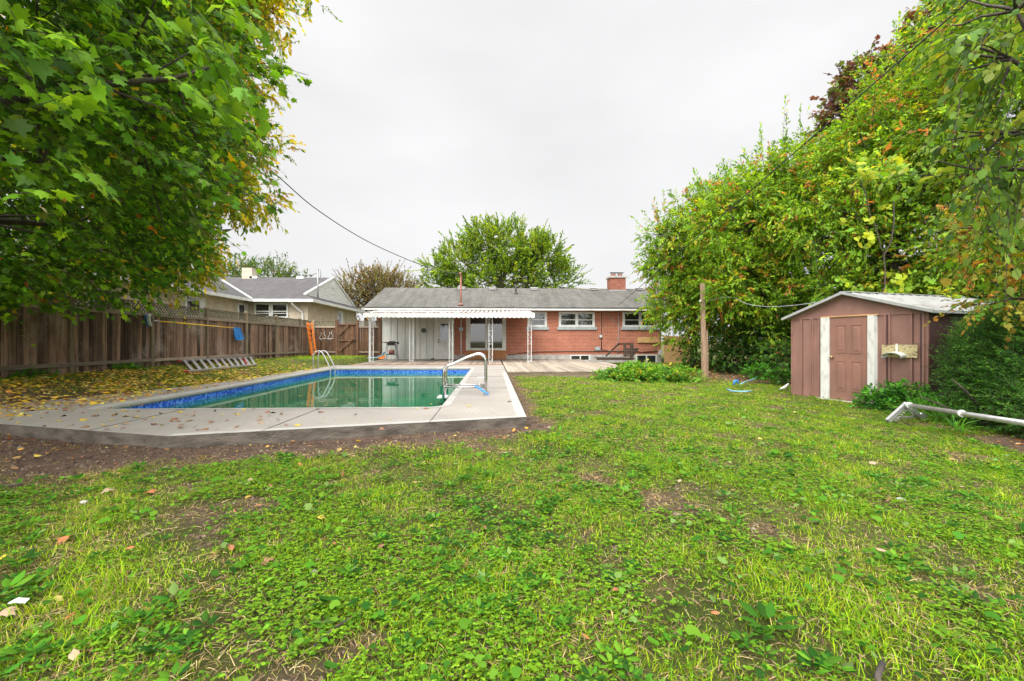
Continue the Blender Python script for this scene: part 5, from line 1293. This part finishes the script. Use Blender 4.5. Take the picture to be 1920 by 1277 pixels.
tree('locust_tree', 'sparse brownish autumn tree between the bungalow and the brick house', 'tree', (-11.4, 42, 0), 4.5, .25,
     [((-11.6, 42, 5.4), (3.0, 2, 1.7)), ((-9.0, 42, 5.4), (2.6, 2, 1.4)), ((-10.2, 42, 6.5), (2.2, 1.6, .9)), ((-12.9, 42, 4.4), (1.8, 1.6, 1.4)), ((-7.6, 42, 4.8), (1.8, 1.6, 1.2))],
     1300, 14, 1.0, T_LEAFLET, .15, shell=.8, up=.5, droop=.1, gap=.25, gs=.7, seed=9, twr=.03, cols=[(.17, .11, .045), (.26, .18, .06), (.15, .16, .04), (.26, .26, .06)], wts=[30, 26, 20, 20])
tree('backyard_tree', 'dark green rounded tree behind the bungalow chimney', 'tree', (-19.6, 43, 0), 4.5, .3,
     [((-20.6, 43, 6.4), (2.8, 2, 1.7)), ((-18.4, 43, 5.8), (1.7, 2, 1.3)), ((-23.5, 43, 6.4), (2.5, 2, 1.8))],
     800, 14, .9, T_LEAFLET, .20, shell=.6, up=.4, droop=.1, gap=.1, seed=5, twr=.02, cols=[(.06, .13, .03), (.10, .17, .035), (.20, .20, .04)], wts=[40, 30, 12])

# ================================================================== BUSHES
# yew
yc = np.array((8.6, 6.5, .55)); yb = [(tuple(yc), (1.4, 1.15, .98)), ((8.9, 7.3, .9), (.8, .7, .65)), ((7.75, 6.3, .08), (.75, .8, .52)), ((8.9, 6.0, .5), (1.3, 1.2, .95)), ((7.9, 5.6, .0), (1.1, .7, .62)), ((8.2, 6.8, .5), (.6, .6, .5))]
t = thing('yew_bush', 'large dark green needled yew bush beside the shed', 'bush', (7.5, 6.3, -.32))
p, d = blob_pts(yb, 19000, .5, .1, 0, 1, 1); kq = p[:, 2] > -.28; p, d = p[kq], d[kq]
d = norm(d * .55 + np.array((-.65, -.15, .22)) + rng.normal(0, .18, d.shape)); ln = .26 * np.exp(rng.normal(0, .35, len(p)))
YC = dict(cols=[(0.053, 0.168, 0.023), (0.096, 0.259, 0.034), (0.034, 0.102, 0.017), (0.179, 0.383, 0.047)], wts=[32, 26, 28, 10])
mesh_np('foliage', [sprays(p, d, ln, 26, T_THIN, .040, droop=.12, spread=1.1, flat=.5, coher=.85, wid=.9, **YC)], M['leaf'], t)
mesh_np('twigs', [twigs(p, d, ln, .004, .1)], M['twig'], t)
b = MB(M['bark'])
for _ in range(9): b.tube(curve_pts((7.5 + random.uniform(-.2, .2), 6.3 + random.uniform(-.2, .2), -.4), (7.5 + random.uniform(-1.1, 1.1), 6.3 + random.uniform(-.8, .8), random.uniform(.0, .45)), (0, 0, 0), 5, .05), [.04, .035, .03, .02, .015, .008], 6)
b.build('stems', t)
# leafy bush beside the deck
def bush(name, label, root, blobs, n, k, spray, tpl, size, cols, wts, droop=.4, up=.5, cat='bush', spread=.8, flat=.8, wid=None, zmin=-.35):
    t = thing(name, label, cat, root)
    p, d = blob_pts(blobs, n, .55, up, 0, 1, 1); kq = p[:, 2] > zmin; p, d = p[kq], d[kq]
    ln = spray * np.exp(rng.normal(0, .3, len(p)))
    mesh_np('foliage', [sprays(p, d, ln, k, tpl, size, cols, wts, droop=droop, spread=spread, flat=flat, wid=wid)], M['leaf'], t)
    mesh_np('twigs', [twigs(p, d, ln, .004, droop)], M['twig'], t); return t
bush('leafy_shrub', 'low spreading light green shrub at the corner of the pale deck', (4.8, 14.2, -.2),
     [((3.6, 13.6, -.14), (.6, .5, .22)), ((4.2, 13.7, -.10), (.8, .6, .28)), ((5.0, 13.9, -.10), (.8, .6, .27)), ((5.8, 14.1, -.14), (.8, .5, .22)), ((4.4, 13.9, -.0), (.6, .5, .25))],
     1100, 8, .15, T_OVATE, .075, [(.14, .33, .03), (.22, .42, .04), (.06, .20, .025), (.45, .40, .04)], [32, 30, 24, 9])
bush('nettle_patch', 'clump of bright green weeds growing against the shed wall beside the door', tuple(S(1.35, .2, 0)),
     [(tuple(S(1.15, .25, .12)), (.28, .28, .26)), (tuple(S(1.45, .28, .15)), (.28, .28, .28)), (tuple(S(1.75, .25, .18)), (.3, .3, .32)), (tuple(S(1.25, .55, .06)), (.3, .3, .18))],
     420, 7, .16, T_OVATE, .065, [(.07, .25, .03), (.12, .36, .035), (.04, .14, .02)], [30, 30, 20])
bush('daylily_clump', 'tuft of long arching grassy leaves between the weeds and the cover reel', tuple(G(1735, 775, -.3)),
     [(tuple(P(1750, 775, 7.3)), (.22, .2, .06)), (tuple(P(1790, 782, 7.0)), (.22, .2, .06)), (tuple(P(1722, 770, 7.6)), (.2, .2, .06)), (tuple(P(1785, 806, 6.3)), (.14, .12, .04))],
     80, 6, .05, T_BLADE, .24, [(.09, .28, .03), (.14, .36, .04), (.06, .18, .03)], [30, 24, 20], droop=.2, up=1.3, spread=.7, wid=.055, cat='plant')
bush('fern_clump', 'bright green low plants at the foot of the trees between pole and shed', tuple(G(1425, 700, -.22)),
     [(tuple(P(1425, 698, 15)), (.5, .3, .16)), (tuple(P(1460, 705, 13.6)), (.35, .25, .14))], 150, 7, .2, T_LEAFLET, .09, [(.08, .28, .03), (.12, .36, .03)], [1, 1], cat='plant')
for i, (px, py, lab) in enumerate(((315, 687, 'broad green weeds at the foot of the fence post beside the silver ladder'), (238, 697, 'small dark green weed clump at the fence foot under the maple'), (60, 712, 'low green weed clump below the darkest fence boards'))):
    q = G(px, py + 4, .13); bush('fence_weeds', lab, (q.x, q.y, .1), [((q.x, q.y, .16), (.30 - .05 * i, .35, .14))], 90, 6, .14, T_OVATE, .075, [(.07, .22, .03), (.12, .30, .03)], [1, 1], cat='plant', zmin=.08)
# undergrowth below the box elders, under-canopy shade put into its greens
tree('lilac_thicket', 'dense green thicket darkened to stand for the shade below the box elders', 'bush', (10.4, 15.0, -.25), .8, .05,
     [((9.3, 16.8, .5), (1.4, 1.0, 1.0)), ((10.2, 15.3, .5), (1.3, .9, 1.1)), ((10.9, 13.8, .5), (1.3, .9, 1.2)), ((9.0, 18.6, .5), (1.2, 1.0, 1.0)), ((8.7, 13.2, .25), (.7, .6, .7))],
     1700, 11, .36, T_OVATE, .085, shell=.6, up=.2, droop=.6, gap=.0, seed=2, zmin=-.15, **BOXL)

# far hedge line so no bare horizon shows through gaps
def wall_hedge(name, label, p0, p1, h, th, n, seed):
    p0 = Vector(p0); p1 = Vector(p1); bl = []
    k = max(2, int((p1 - p0).length / (th * 1.3)))
    for i in range(k + 1):
        c = p0.lerp(p1, i / k); hh = h * random.uniform(.75, 1.1); bl.append(((c.x, c.y, hh * .5), (th, th, hh * .5)))
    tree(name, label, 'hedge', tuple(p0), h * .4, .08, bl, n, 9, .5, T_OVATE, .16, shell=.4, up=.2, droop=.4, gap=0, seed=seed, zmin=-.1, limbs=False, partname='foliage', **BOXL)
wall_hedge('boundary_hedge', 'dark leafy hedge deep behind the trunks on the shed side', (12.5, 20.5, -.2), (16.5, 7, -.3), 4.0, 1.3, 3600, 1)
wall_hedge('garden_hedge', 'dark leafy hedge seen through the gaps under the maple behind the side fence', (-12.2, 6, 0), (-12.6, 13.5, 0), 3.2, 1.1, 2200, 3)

# ================================================================== GRASS, WEEDS, LEAF LITTER
def field_pts(n, x0, x1, y0, y1, margin=.0):
    x = x0 + (x1 - x0) * rng.random(n); y = y0 + (y1 - y0) * rng.random(n)
    return x, y
def lawn_mask(x, y):
    k = ~in_poly(x, y, [(a + (.02 if a > -1 else -.02), b_) for a, b_ in SLAB])
    k &= ~((x > -5.6) & (x < .42) & (y > 18.3)); k &= ~((x > .42) & (x < 5.02) & (y > 14.08))
    k &= (y < 23.9) & (x > FX + .02)
    u = (x - A_.x) * D_.x + (y - A_.y) * D_.y; n_ = (x - A_.x) * Nn.x + (y - A_.y) * Nn.y
    k &= ~((u > UL - .01) & (u < UR + .01) & (n_ < .01))
    return k
def view_mask(x, y, m=1.28):
    xc = x * cy - y * sy; zc = x * sy + y * cy
    return (np.abs(xc) < m * np.maximum(zc, 0) + .9) & (zc > .9)
bands = [(1.1, 2.4, 12500), (2.4, 4.2, 7600), (4.2, 7.5, 3900), (7.5, 13, 1500), (13, 24, 650)]
GC = [(0.220, 0.380, 0.012), (0.311, 0.449, 0.014), (0.111, 0.243, 0.010), (0.400, 0.449, 0.022), (0.560, 0.449, 0.162), (0.400, 0.282, 0.110)]
parts = []
for (z0, z1, den) in bands:
    W = 1.25 * z1 + 1; x0, x1 = max(-W, FX), min(W, 12)
    n = int((x1 - x0) * (z1 - z0 + .6) * den); x, y = field_pts(n, x0, x1, z0 - .3, z1 + .3)
    zc = x * sy + y * cy
    s = soil(x, y); lush = wob(x, y, 2.3, 7.0)
    k = lawn_mask(x, y) & view_mask(x, y) & (zc >= z0) & (zc < z1) & (rng.random(n) > s * .96) & (rng.random(n) < .62 + .45 * lush)
    x, y, s, lush = x[k], y[k], s[k], lush[k]; n = len(x)
    ws = max(1.0, (z0 / 2.4) ** .75)
    h = (.030 + .024 * np.clip(lush, -1, 1)) * np.exp(rng.normal(0, .35, n)) * (1 - .4 * s); h *= 1 + .10 * (ws - 1)
    a = rng.random(n) * 2 * math.pi; lean = .35 + .75 * rng.random(n)
    d = np.stack([np.cos(a) * lean, np.sin(a) * lean, np.ones(n)], 1); nr = np.stack([np.cos(a), np.sin(a), -lean], 1) * -1 + rng.normal(0, .15, (n, 3))
    pos = np.stack([x, y, gz(x, y) - .004], 1)
    dry = np.clip(.04 + s * .9 + .24 * np.clip(wob(x, y, 1.2, 9.0) - .1, 0, 1) * 1.6, 0, .85)
    idx = np.where(rng.random(n) < dry, rng.choice([4, 5, 3], n, p=[.5, .3, .2]), rng.choice([0, 1, 2, 3], n, p=[.38, .28, .29, .05]))
    V_, F_, m = leaf_arrays(T_BLADE, pos, d, nr, h, .0029 * ws * np.exp(rng.normal(0, .25, n)))
    parts.append((V_, F_, np.repeat(pal(n, GC, [1] * 6, .2, idx), m, 0)))
# thatch: flat dead blades between the living ones
for (z0, z1, den) in ((1.1, 2.4, 2600), (2.4, 4.2, 1700), (4.2, 8, 900), (8, 15, 350)):
    W = 1.25 * z1 + 1; x0, x1 = max(-W, FX), min(W, 10); n = int((x1 - x0) * (z1 - z0) * den); x, y = field_pts(n, x0, x1, z0, z1)
    k = lawn_mask(x, y) & view_mask(x, y) & (rng.random(n) < .35 + .65 * np.clip(wob(x, y, 1.2, 9.0) + .3 + soil(x, y) * .5, 0, 1)) & (soil(x, y) < .9)
    x, y = x[k], y[k]; n = len(x); a = rng.random(n) * 6.28; d = np.stack([np.cos(a), np.sin(a), rng.normal(.12, .12, n)], 1); nr = np.stack([rng.normal(0, .3, n), rng.normal(0, .3, n), np.ones(n)], 1)
    ws = max(1.0, (z0 / 2.4) ** .75)
    V_, F_, m = leaf_arrays(T_BLADE, np.stack([x, y, gz(x, y) + .006 + .012 * rng.random(n)], 1), d, nr, .05 * np.exp(rng.normal(0, .35, n)), .0032 * ws)
    parts.append((V_, F_, np.repeat(pal(n, [(.52, .40, .22), (.36, .25, .14), (.22, .15, .09), (.30, .30, .08)], [3, 4, 3, 2], .2), m, 0)))
g = mesh_np('grass', parts, M['grass']); tag(g, 'patchy lawn grass with dry blades around the pool and shed', 'grass', kind='stuff')
# broadleaf weeds: rosettes, round leaves on stalks, small clover carpet
WC = [(0.045, 0.145, 0.013), (0.083, 0.221, 0.016), (0.024, 0.086, 0.011), (0.133, 0.283, 0.023), (0.153, 0.255, 0.064)]
WW = [30, 30, 20, 12, 5]
parts = []
# rosettes
def patchy(x, y, k_): return wob(x, y, 1.05, k_) * .6 + wob(x, y, 3.3, k_ + 1) * .4
for (z0, z1, den) in ((1.1, 2.6, 210), (2.6, 4.5, 140), (4.5, 8, 50), (8, 14, 10)):
    W = 1.25 * z1 + 1; x0, x1 = max(-W, FX), min(W, 10); n = int((x1 - x0) * (z1 - z0) * den)
    x, y = field_pts(n, x0, x1, z0, z1); k = lawn_mask(x, y) & view_mask(x, y) & (soil(x, y) < .55) & (patchy(x, y, 3.0) + rng.normal(0, .10, n) > .16)
    x, y = x[k], y[k]; n = len(x); m_ = 9; sz = .032 * np.exp(rng.normal(0, .3, n)); a0 = rng.random(n) * 6.28
    ang = a0[:, None] + np.arange(m_)[None] * 2.4 + rng.normal(0, .2, (n, m_)); el = .25 + .55 * rng.random((n, m_))
    d = np.stack([np.cos(ang), np.sin(ang), el], -1).reshape(-1, 3); nr = np.stack([-np.cos(ang) * .4, -np.sin(ang) * .4, np.ones_like(ang)], -1).reshape(-1, 3) + rng.normal(0, .12, (n * m_, 3))
    ps = np.stack([x, y, gz(x, y) + .012], 1)[:, None] + np.stack([np.cos(ang), np.sin(ang), el], -1) * (sz[:, None] * .3)[..., None] + np.array((0, 0, .01))
    s_ = (sz[:, None] * (.7 + .5 * rng.random((n, m_)))).ravel(); V_, F_, m = leaf_arrays(T_OVATE, ps.reshape(-1, 3), d, nr, s_, s_ * .78)
    cidx = np.where(rng.random(n * m_) < .5, np.repeat(rng.choice(5, n, p=np.array(WW) / sum(WW)), m_), rng.choice(5, n * m_, p=np.array(WW) / sum(WW))); parts.append((V_, F_, np.repeat(pal(n * m_, WC, WW, .16, cidx), m, 0)))
# round leaves on stalks
for (z0, z1, den, sz0) in ((1.1, 2.6, 330, .030), (2.6, 4.5, 230, .032), (4.5, 8, 110, .036), (8, 15, 40, .042)):
    W = 1.25 * z1 + 1; x0, x1 = max(-W, FX), min(W, 10); n = int((x1 - x0) * (z1 - z0) * den)
    x, y = field_pts(n, x0, x1, z0, z1); pch = patchy(x, y, 6.0)
    k = lawn_mask(x, y) & view_mask(x, y) & (soil(x, y) < .6) & (pch + rng.normal(0, .10, n) > .16)
    x, y, pch = x[k], y[k], pch[k]; n = len(x); a = rng.random(n) * 6.28
    d = np.stack([np.cos(a), np.sin(a), .15 + .2 * rng.random(n)], 1); nr = np.stack([rng.normal(0, .28, n), rng.normal(0, .28, n), np.ones(n)], 1)
    hh = .02 + .05 * rng.random(n) * np.clip(pch + .4, .3, 1.2); sz = sz0 * np.exp(rng.normal(0, .3, n))
    V_, F_, m = leaf_arrays(T_ROUND, np.stack([x, y, gz(x, y) + hh], 1), d, nr, sz); parts.append((V_, F_, np.repeat(pal(n, WC, [20, 30, 14, 22, 8], .16), m, 0)))
# clover carpet
for (z0, z1, den, sz0) in ((1.1, 2.4, 3400, .0115), (2.4, 4.2, 2000, .013), (4.2, 8, 800, .018), (8, 15, 220, .027)):
    W = 1.25 * z1 + 1; x0, x1 = max(-W, FX), min(W, 10); n = int((x1 - x0) * (z1 - z0) * den)
    x, y = field_pts(n, x0, x1, z0, z1); pch = patchy(x, y, 10.0)
    k = lawn_mask(x, y) & view_mask(x, y) & (soil(x, y) < .5) & (pch + rng.normal(0, .14, n) > -.02)
    x, y = x[k], y[k]; n = len(x); a = rng.random(n) * 6.28
    hh = .012 + .028 * rng.random(n)
    for j in range(3):
        aa = a + j * 2.09 + rng.normal(0, .15, n); d = np.stack([np.cos(aa), np.sin(aa), np.full(n, .12)], 1); nr = np.stack([rng.normal(0, .22, n), rng.normal(0, .22, n), np.ones(n)], 1)
        sz = sz0 * np.exp(rng.normal(0, .22, n)); V_, F_, m = leaf_arrays(T_OVATE, np.stack([x, y, gz(x, y) + hh], 1), d, nr, sz, sz * 1.3)
        parts.append((V_, F_, np.repeat(pal(n, [(0.129, 0.263, 0.014), (0.193, 0.336, 0.019), (0.064, 0.168, 0.012)], [3, 3, 2], .15), m, 0)))
g = mesh_np('lawn_weeds', parts, M['grass']); tag(g, 'broad leaved weeds and clover growing through the lawn', 'weeds', kind='stuff')

# leaf litter
LC = [(.72, .50, .04), (.52, .28, .06), (.30, .15, .07), (.42, .34, .10), (.62, .52, .15), (.36, .10, .04)]
parts = []
def litter(x, y, z, size, wts, tpl=T_OVATE, curl=.35):
    n = len(x); a = rng.random(n) * 6.28; d = np.stack([np.cos(a), np.sin(a), rng.normal(.05, .2, n)], 1); nr = np.stack([rng.normal(0, curl, n), rng.normal(0, curl, n), np.ones(n)], 1)
    sz = size * np.exp(rng.normal(0, .3, n)); V_, F_, m = leaf_arrays(tpl, np.stack([x, y, z], 1), d, nr, sz, sz * (.8 if tpl is not T_MAPLE else 1))
    parts.append((V_, F_, np.repeat(pal(n, LC, wts, .2), m, 0)))
n = 25000; x, y = field_pts(n, FX + .05, -5.5, 4.5, 18.5)
dens = np.interp(y, [4, 6, 11, 14, 18], [.7, 1, .9, .35, .05]) * np.interp(x, [-9.4, -8.6, -6.6, -6.0], [.35, .8, 1, 1]) * (.55 + .6 * wob(x, y, 1.4, 2.5))
slabm = in_poly(x, y, SLAB) ; k = (rng.random(n) < dens) & ~slabm
litter(x[k], y[k], gz(x[k], y[k]) + .025 + .02 * rng.random(k.sum()), .075, [34, 14, 14, 18, 12, 3])
k = (rng.random(n) < dens * .8 * np.interp(x, [-7.3, -6.3, -5.9, -5.7], [1, 1, .35, 0])) & slabm & (x < PX0 - .12)
litter(x[k], y[k], np.full(k.sum(), .012), .07, [30, 16, 22, 14, 8, 4])
n = 1300; x, y = field_pts(n, -8, 1.0, 1.6, 5.9); s = soil(x, y); k = lawn_mask(x, y) & (rng.random(n) < .12 + s * .75 * np.interp(x, [-6, -3, 0], [1, .6, .35]))
litter(x[k], y[k], gz(x[k], y[k]) + .012, .055, [5, 14, 34, 22, 6, 5], curl=.5)
n = 900; x, y = field_pts(n, -3, 9, 1.6, 14); k = lawn_mask(x, y) & (rng.random(n) < .22)
litter(x[k], y[k], gz(x[k], y[k]) + .03, .045, [4, 14, 26, 30, 6, 5], curl=.6)
n = 1600; x, y = field_pts(n, 6.5, 10, 13, 21.5); k = soil(x, y) > .4
litter(x[k], y[k], gz(x[k], y[k]) + .015, .07, [2, 14, 40, 20, 2, 6], curl=.6)
n = 300; x, y = field_pts(n, 6.3, 9.5, 3, 5.6); k = soil(x, y) > .3
litter(x[k], y[k], gz(x[k], y[k]) + .015, .06, [2, 18, 40, 20, 2, 6], curl=.6)
g = mesh_np('leaf_litter', parts, M['dead']); tag(g, 'yellow and brown fallen leaves strewn over grass and soil', 'leaf litter', kind='stuff')

# dirt crumbs and small clods on the bare soil
n = 34000; x, y = field_pts(n, -9, 2, 1.2, 6.4); k = lawn_mask(x, y) & (soil(x, y) > .4) & view_mask(x, y); x, y = x[k], y[k]; n = len(x)
tv = np.array([(1, 0, 0), (0, 1, 0), (-1, 0, 0), (0, -1, 0), (0, 0, .8), (0, 0, -.8)], float); tf = np.array([(0, 1, 4), (1, 2, 4), (2, 3, 4), (3, 0, 4), (1, 0, 5), (2, 1, 5), (3, 2, 5), (0, 3, 5)])
a = rng.random(n) * 6.28; d = np.stack([np.cos(a), np.sin(a), rng.normal(0, .3, n)], 1); nr = np.stack([rng.normal(0, .4, n), rng.normal(0, .4, n), np.ones(n)], 1); sz = .0065 * np.exp(rng.normal(0, .55, n))
V_, F_, m = leaf_arrays((tv, tf), np.stack([x, y, gz(x, y) + .002], 1), d, nr, sz, sz * 1.3)
g = mesh_np('soil_crumbs', [(V_, F_, np.repeat(pal(n, [(.16, .11, .08), (.10, .07, .05), (.24, .18, .13)], [3, 3, 1], .15), m, 0))], M['dead']); tag(g, 'small clods of bare brown soil in front of the slab', 'soil', kind='stuff')

# single fallen leaves that can be counted
leafmats = {}
def dry_leaf(tpl, size, curl, bendz):
    tv, tf = tpl; v = tv.copy() * size; v[:, 2] = v[:, 2] * curl + bendz * ((v[:, 1] / size - .5) ** 2) * size
    return v, tf
def leafobj(name, me, loc, rz, tilt, label, group, cat='fallen leaf'):
    o = bpy.data.objects.new(name, me); COL.objects.link(o); o.location = loc; o.rotation_euler = (tilt[0], tilt[1], rz); tag(o, label, cat, group); return o
lm = {'yellow': simple('yellow_dry_leaf', (.55, .40, .04), .6, c2=(.42, .28, .05), scale=30), 'brown': simple('brown_dry_leaf', (.26, .13, .06), .75, c2=(.16, .08, .045), scale=30),
      'orange': simple('orange_dry_leaf', (.38, .14, .045), .65, c2=(.25, .08, .035), scale=30), 'tan': simple('tan_dry_leaf', (.38, .27, .17), .75, c2=(.28, .19, .12), scale=30), 'green': simple('olive_dry_leaf', (.20, .22, .06), .65, c2=(.12, .14, .04), scale=30)}
leafme = {}
for c in lm:
    for j, (tpl, s_) in enumerate(((T_OVATE, .075), (T_MAPLE, .085), (T_OVATE, .055))):
        v, f = dry_leaf(tpl, s_, 1.6, .45 - .3 * j); me = bpy.data.meshes.new(c + '_leaf'); me.from_pydata(v.tolist(), [], f.tolist()); me.materials.append(lm[c])
        for q_ in me.polygons: q_.use_smooth = True
        leafme[(c, j)] = me
words = {'yellow': 'yellow', 'brown': 'curled brown', 'orange': 'rusty orange', 'tan': 'pale tan', 'green': 'olive green'}
def place_leaf(px, py, c, surf, z=None, j=None, sc=1.0):
    if surf == 'slab': q = G(px, py, .006); lab = f'small {words[c]} fallen leaf lying on the concrete pool slab'; gr = f'{words[c]} leaves on the slab'
    elif surf == 'water': q = G(px, py, -.174); lab = f'small {words[c]} leaf floating on the green pool water'; gr = f'{words[c]} leaves on the water'
    else:
        q = G(px, py, -.09); q.z = float(gz(q.x, q.y)) + .035; lab = f'single {words[c]} fallen leaf lying in the lawn in front of the pool'; gr = f'{words[c]} leaves on the lawn'
    fl = .03 if surf == 'water' else .22
    o = leafobj('fallen_leaf', leafme[(c, j if j is not None else random.randrange(3))], q, random.uniform(0, 6.28), (random.uniform(-fl, fl), random.uniform(-fl, fl)), lab, gr)
    if surf == 'slab': o.location.z += .012
    s_ = sc * random.uniform(.8, 1.15) * (.72 if surf == 'lawn' else 1); o.scale = (s_, s_, s_ * (.15 if surf == 'water' else 1))
for px, py, c in ((339, 772, 'yellow'), (367, 772.5, 'orange'), (404, 771, 'yellow'), (457, 768, 'yellow'), (475, 768, 'brown'), (438, 776, 'orange'), (252, 783, 'yellow'), (236, 781, 'yellow'), (298, 776, 'brown'), (289, 783, 'yellow'), (347, 798, 'brown'),
                  (365, 780.5, 'orange'), (416, 778.5, 'yellow'), (425, 788.5, 'brown'), (512, 774, 'green'), (527, 776, 'brown'), (485, 781, 'orange'), (502, 780, 'brown'), (519, 787, 'brown'), (488, 791.5, 'tan'), (532, 797, 'brown'), (307, 798.5, 'green'), (331, 803, 'brown'),
                  (375, 806, 'brown'), (390, 804.5, 'brown'), (277, 788, 'brown'), (240, 794, 'tan'), (285, 796, 'brown'), (217, 777, 'green'), (205, 788, 'yellow'), (238, 803, 'brown'), (669, 778, 'brown'), (728, 786.5, 'yellow'), (594, 768, 'brown'), (600, 773.5, 'brown'),
                  (782, 766, 'yellow'), (796, 766, 'brown'), (884, 762, 'yellow'), (956, 753, 'green'), (925, 692, 'yellow'), (934, 698, 'tan'), (150, 788, 'yellow'), (160, 775, 'orange'), (175, 780, 'brown'), (183, 768, 'yellow'), (120, 780, 'brown'), (105, 790, 'yellow'), (90, 776, 'orange'), (75, 784, 'yellow'),
                  (60, 770, 'brown'), (45, 779, 'yellow'), (30, 775, 'tan'), (20, 786, 'yellow'), (130, 770, 'tan'), (38, 792, 'yellow'), (190, 797, 'yellow'), (165, 800, 'brown'), (140, 798, 'tan'), (85, 799, 'brown'), (262, 771, 'brown'), (320, 789, 'brown'), (352, 788, 'tan'), (395, 791, 'brown'), (450, 800, 'brown'), (590, 693, 'yellow'),
                  (232, 770, 'yellow'), (210, 765, 'brown'), (246, 762, 'yellow'), (270, 760, 'orange')):
    place_leaf(px, py, c, 'slab')
for _ in range(26):
    px = random.uniform(150, 780); py = random.uniform(768, 806)
    if px > 520 and random.random() < .75: continue
    place_leaf(px, py, random.choice(['yellow', 'brown', 'brown', 'orange', 'tan']), 'slab', sc=.8)
for px, py, c in ((578, 762, 'yellow'), (647, 741, 'tan'), (665, 718, 'tan'), (680, 713, 'tan'), (687, 718, 'tan'), (720, 727, 'yellow'), (740, 760, 'tan'), (726, 755, 'yellow'), (447, 761, 'tan'), (514, 761, 'tan'), (562, 742, 'yellow'), (634, 749, 'tan'), (614, 760, 'tan'), (810, 757, 'yellow'), (795, 741, 'tan'), (786, 727, 'yellow'), (705, 739, 'tan'), (655, 757, 'yellow'), (822, 716, 'yellow'), (868, 716, 'tan'), (640, 728, 'yellow')):
    place_leaf(px, py, c, 'water')
for px, py, c, sc in ((64, 852, 'yellow', 1.5), (288, 918, 'orange', 1.1), (253, 1022, 'orange', 1.25), (130, 1003, 'orange', 1.2), (595, 969, 'yellow', 1.1), (1157, 1108, 'orange', .9), (137, 1216, 'tan', 1.3), (588, 900, 'brown', 1), (630, 1015, 'orange', 1), (1276, 896, 'tan', 1.2), (1675, 918, 'brown', 1.1), (1565, 820, 'brown', 1.5), (1640, 1020, 'tan', 1),
                      (322, 950, 'brown', 1), (1350, 1145, 'orange', 1), (1218, 778, 'tan', 1), (470, 895, 'tan', 1), (1810, 890, 'tan', 1.3), (1630, 848, 'tan', 1), (1686, 840, 'tan', 1), (20, 1132, 'tan', 1.1), (560, 866, 'orange', 1), (200, 915, 'tan', 1.2), (120, 893, 'tan', 1), (330, 830, 'tan', 1.2), (720, 1020, 'brown', .9), (905, 985, 'brown', .9), (505, 1050, 'brown', 1)):
    place_leaf(px, py, c, 'lawn', sc=sc)
for _ in range(26):
    px = random.uniform(430, 800); py = random.uniform(715, 760); q_ = G(px, py, -.174)
    if PX0 + .2 < q_.x < PX1 - .2: place_leaf(px, py, random.choice(['yellow', 'tan', 'tan', 'brown']), 'water', sc=.6)
# twigs, paper scrap, stone
def stick(pts, r_, lab):
    b = MB(M['bark']); b.tube([Vector((p.x, p.y, float(gz(p.x, p.y)) + .03)) for p in pts], r_, 6); tag(b.build('dead_stick'), lab, 'stick')
stick([G(590, 1212, -.1), G(625, 1180, -.1), G(655, 1160, -.1)], .005, 'thin crooked brown stick lying in the weeds nearest the camera')
stick([G(1655, 1240, -.1), G(1645, 1265, -.1), G(1650, 1290, -.1)], .010, 'short broken pale stick in the weeds at the bottom edge')
stick([G(-20, 912, -.1), G(15, 909, -.1), G(40, 907, -.1)], .008, 'straight stick lying on the bare soil near the slab')
q = G(35, 1130, -.1); q.z = float(gz(q.x, q.y)) + .04
b = MB(M['white']); b.prism([(q.x - .03, q.y - .012, q.z), (q.x + .0, q.y - .018, q.z + .008), (q.x + .035, q.y - .01, q.z), (q.x + .03, q.y + .014, q.z + .004), (q.x - .01, q.y + .01, q.z + .010), (q.x - .033, q.y + .012, q.z)], (0, 0, .004)); tag(b.build('paper_scrap'), 'small crumpled white paper scrap in the grass', 'litter')
for px, py, lab, r_ in ((158, 936, 'small blue-grey stone on the soil in front of the slab', .028), (590, 1065, 'flat dark stone half hidden in the clover', .02), (1690, 917, 'flat brown stone in the lawn in front of the reel', .035)):
    q = G(px, py, -.1); b = MB(M['concrete']); b.ball((q.x, q.y, float(gz(q.x, q.y)) + .012), r_, r_ * .7, r_ * .45, 8, 6); tag(b.build('stone'), lab, 'stone')
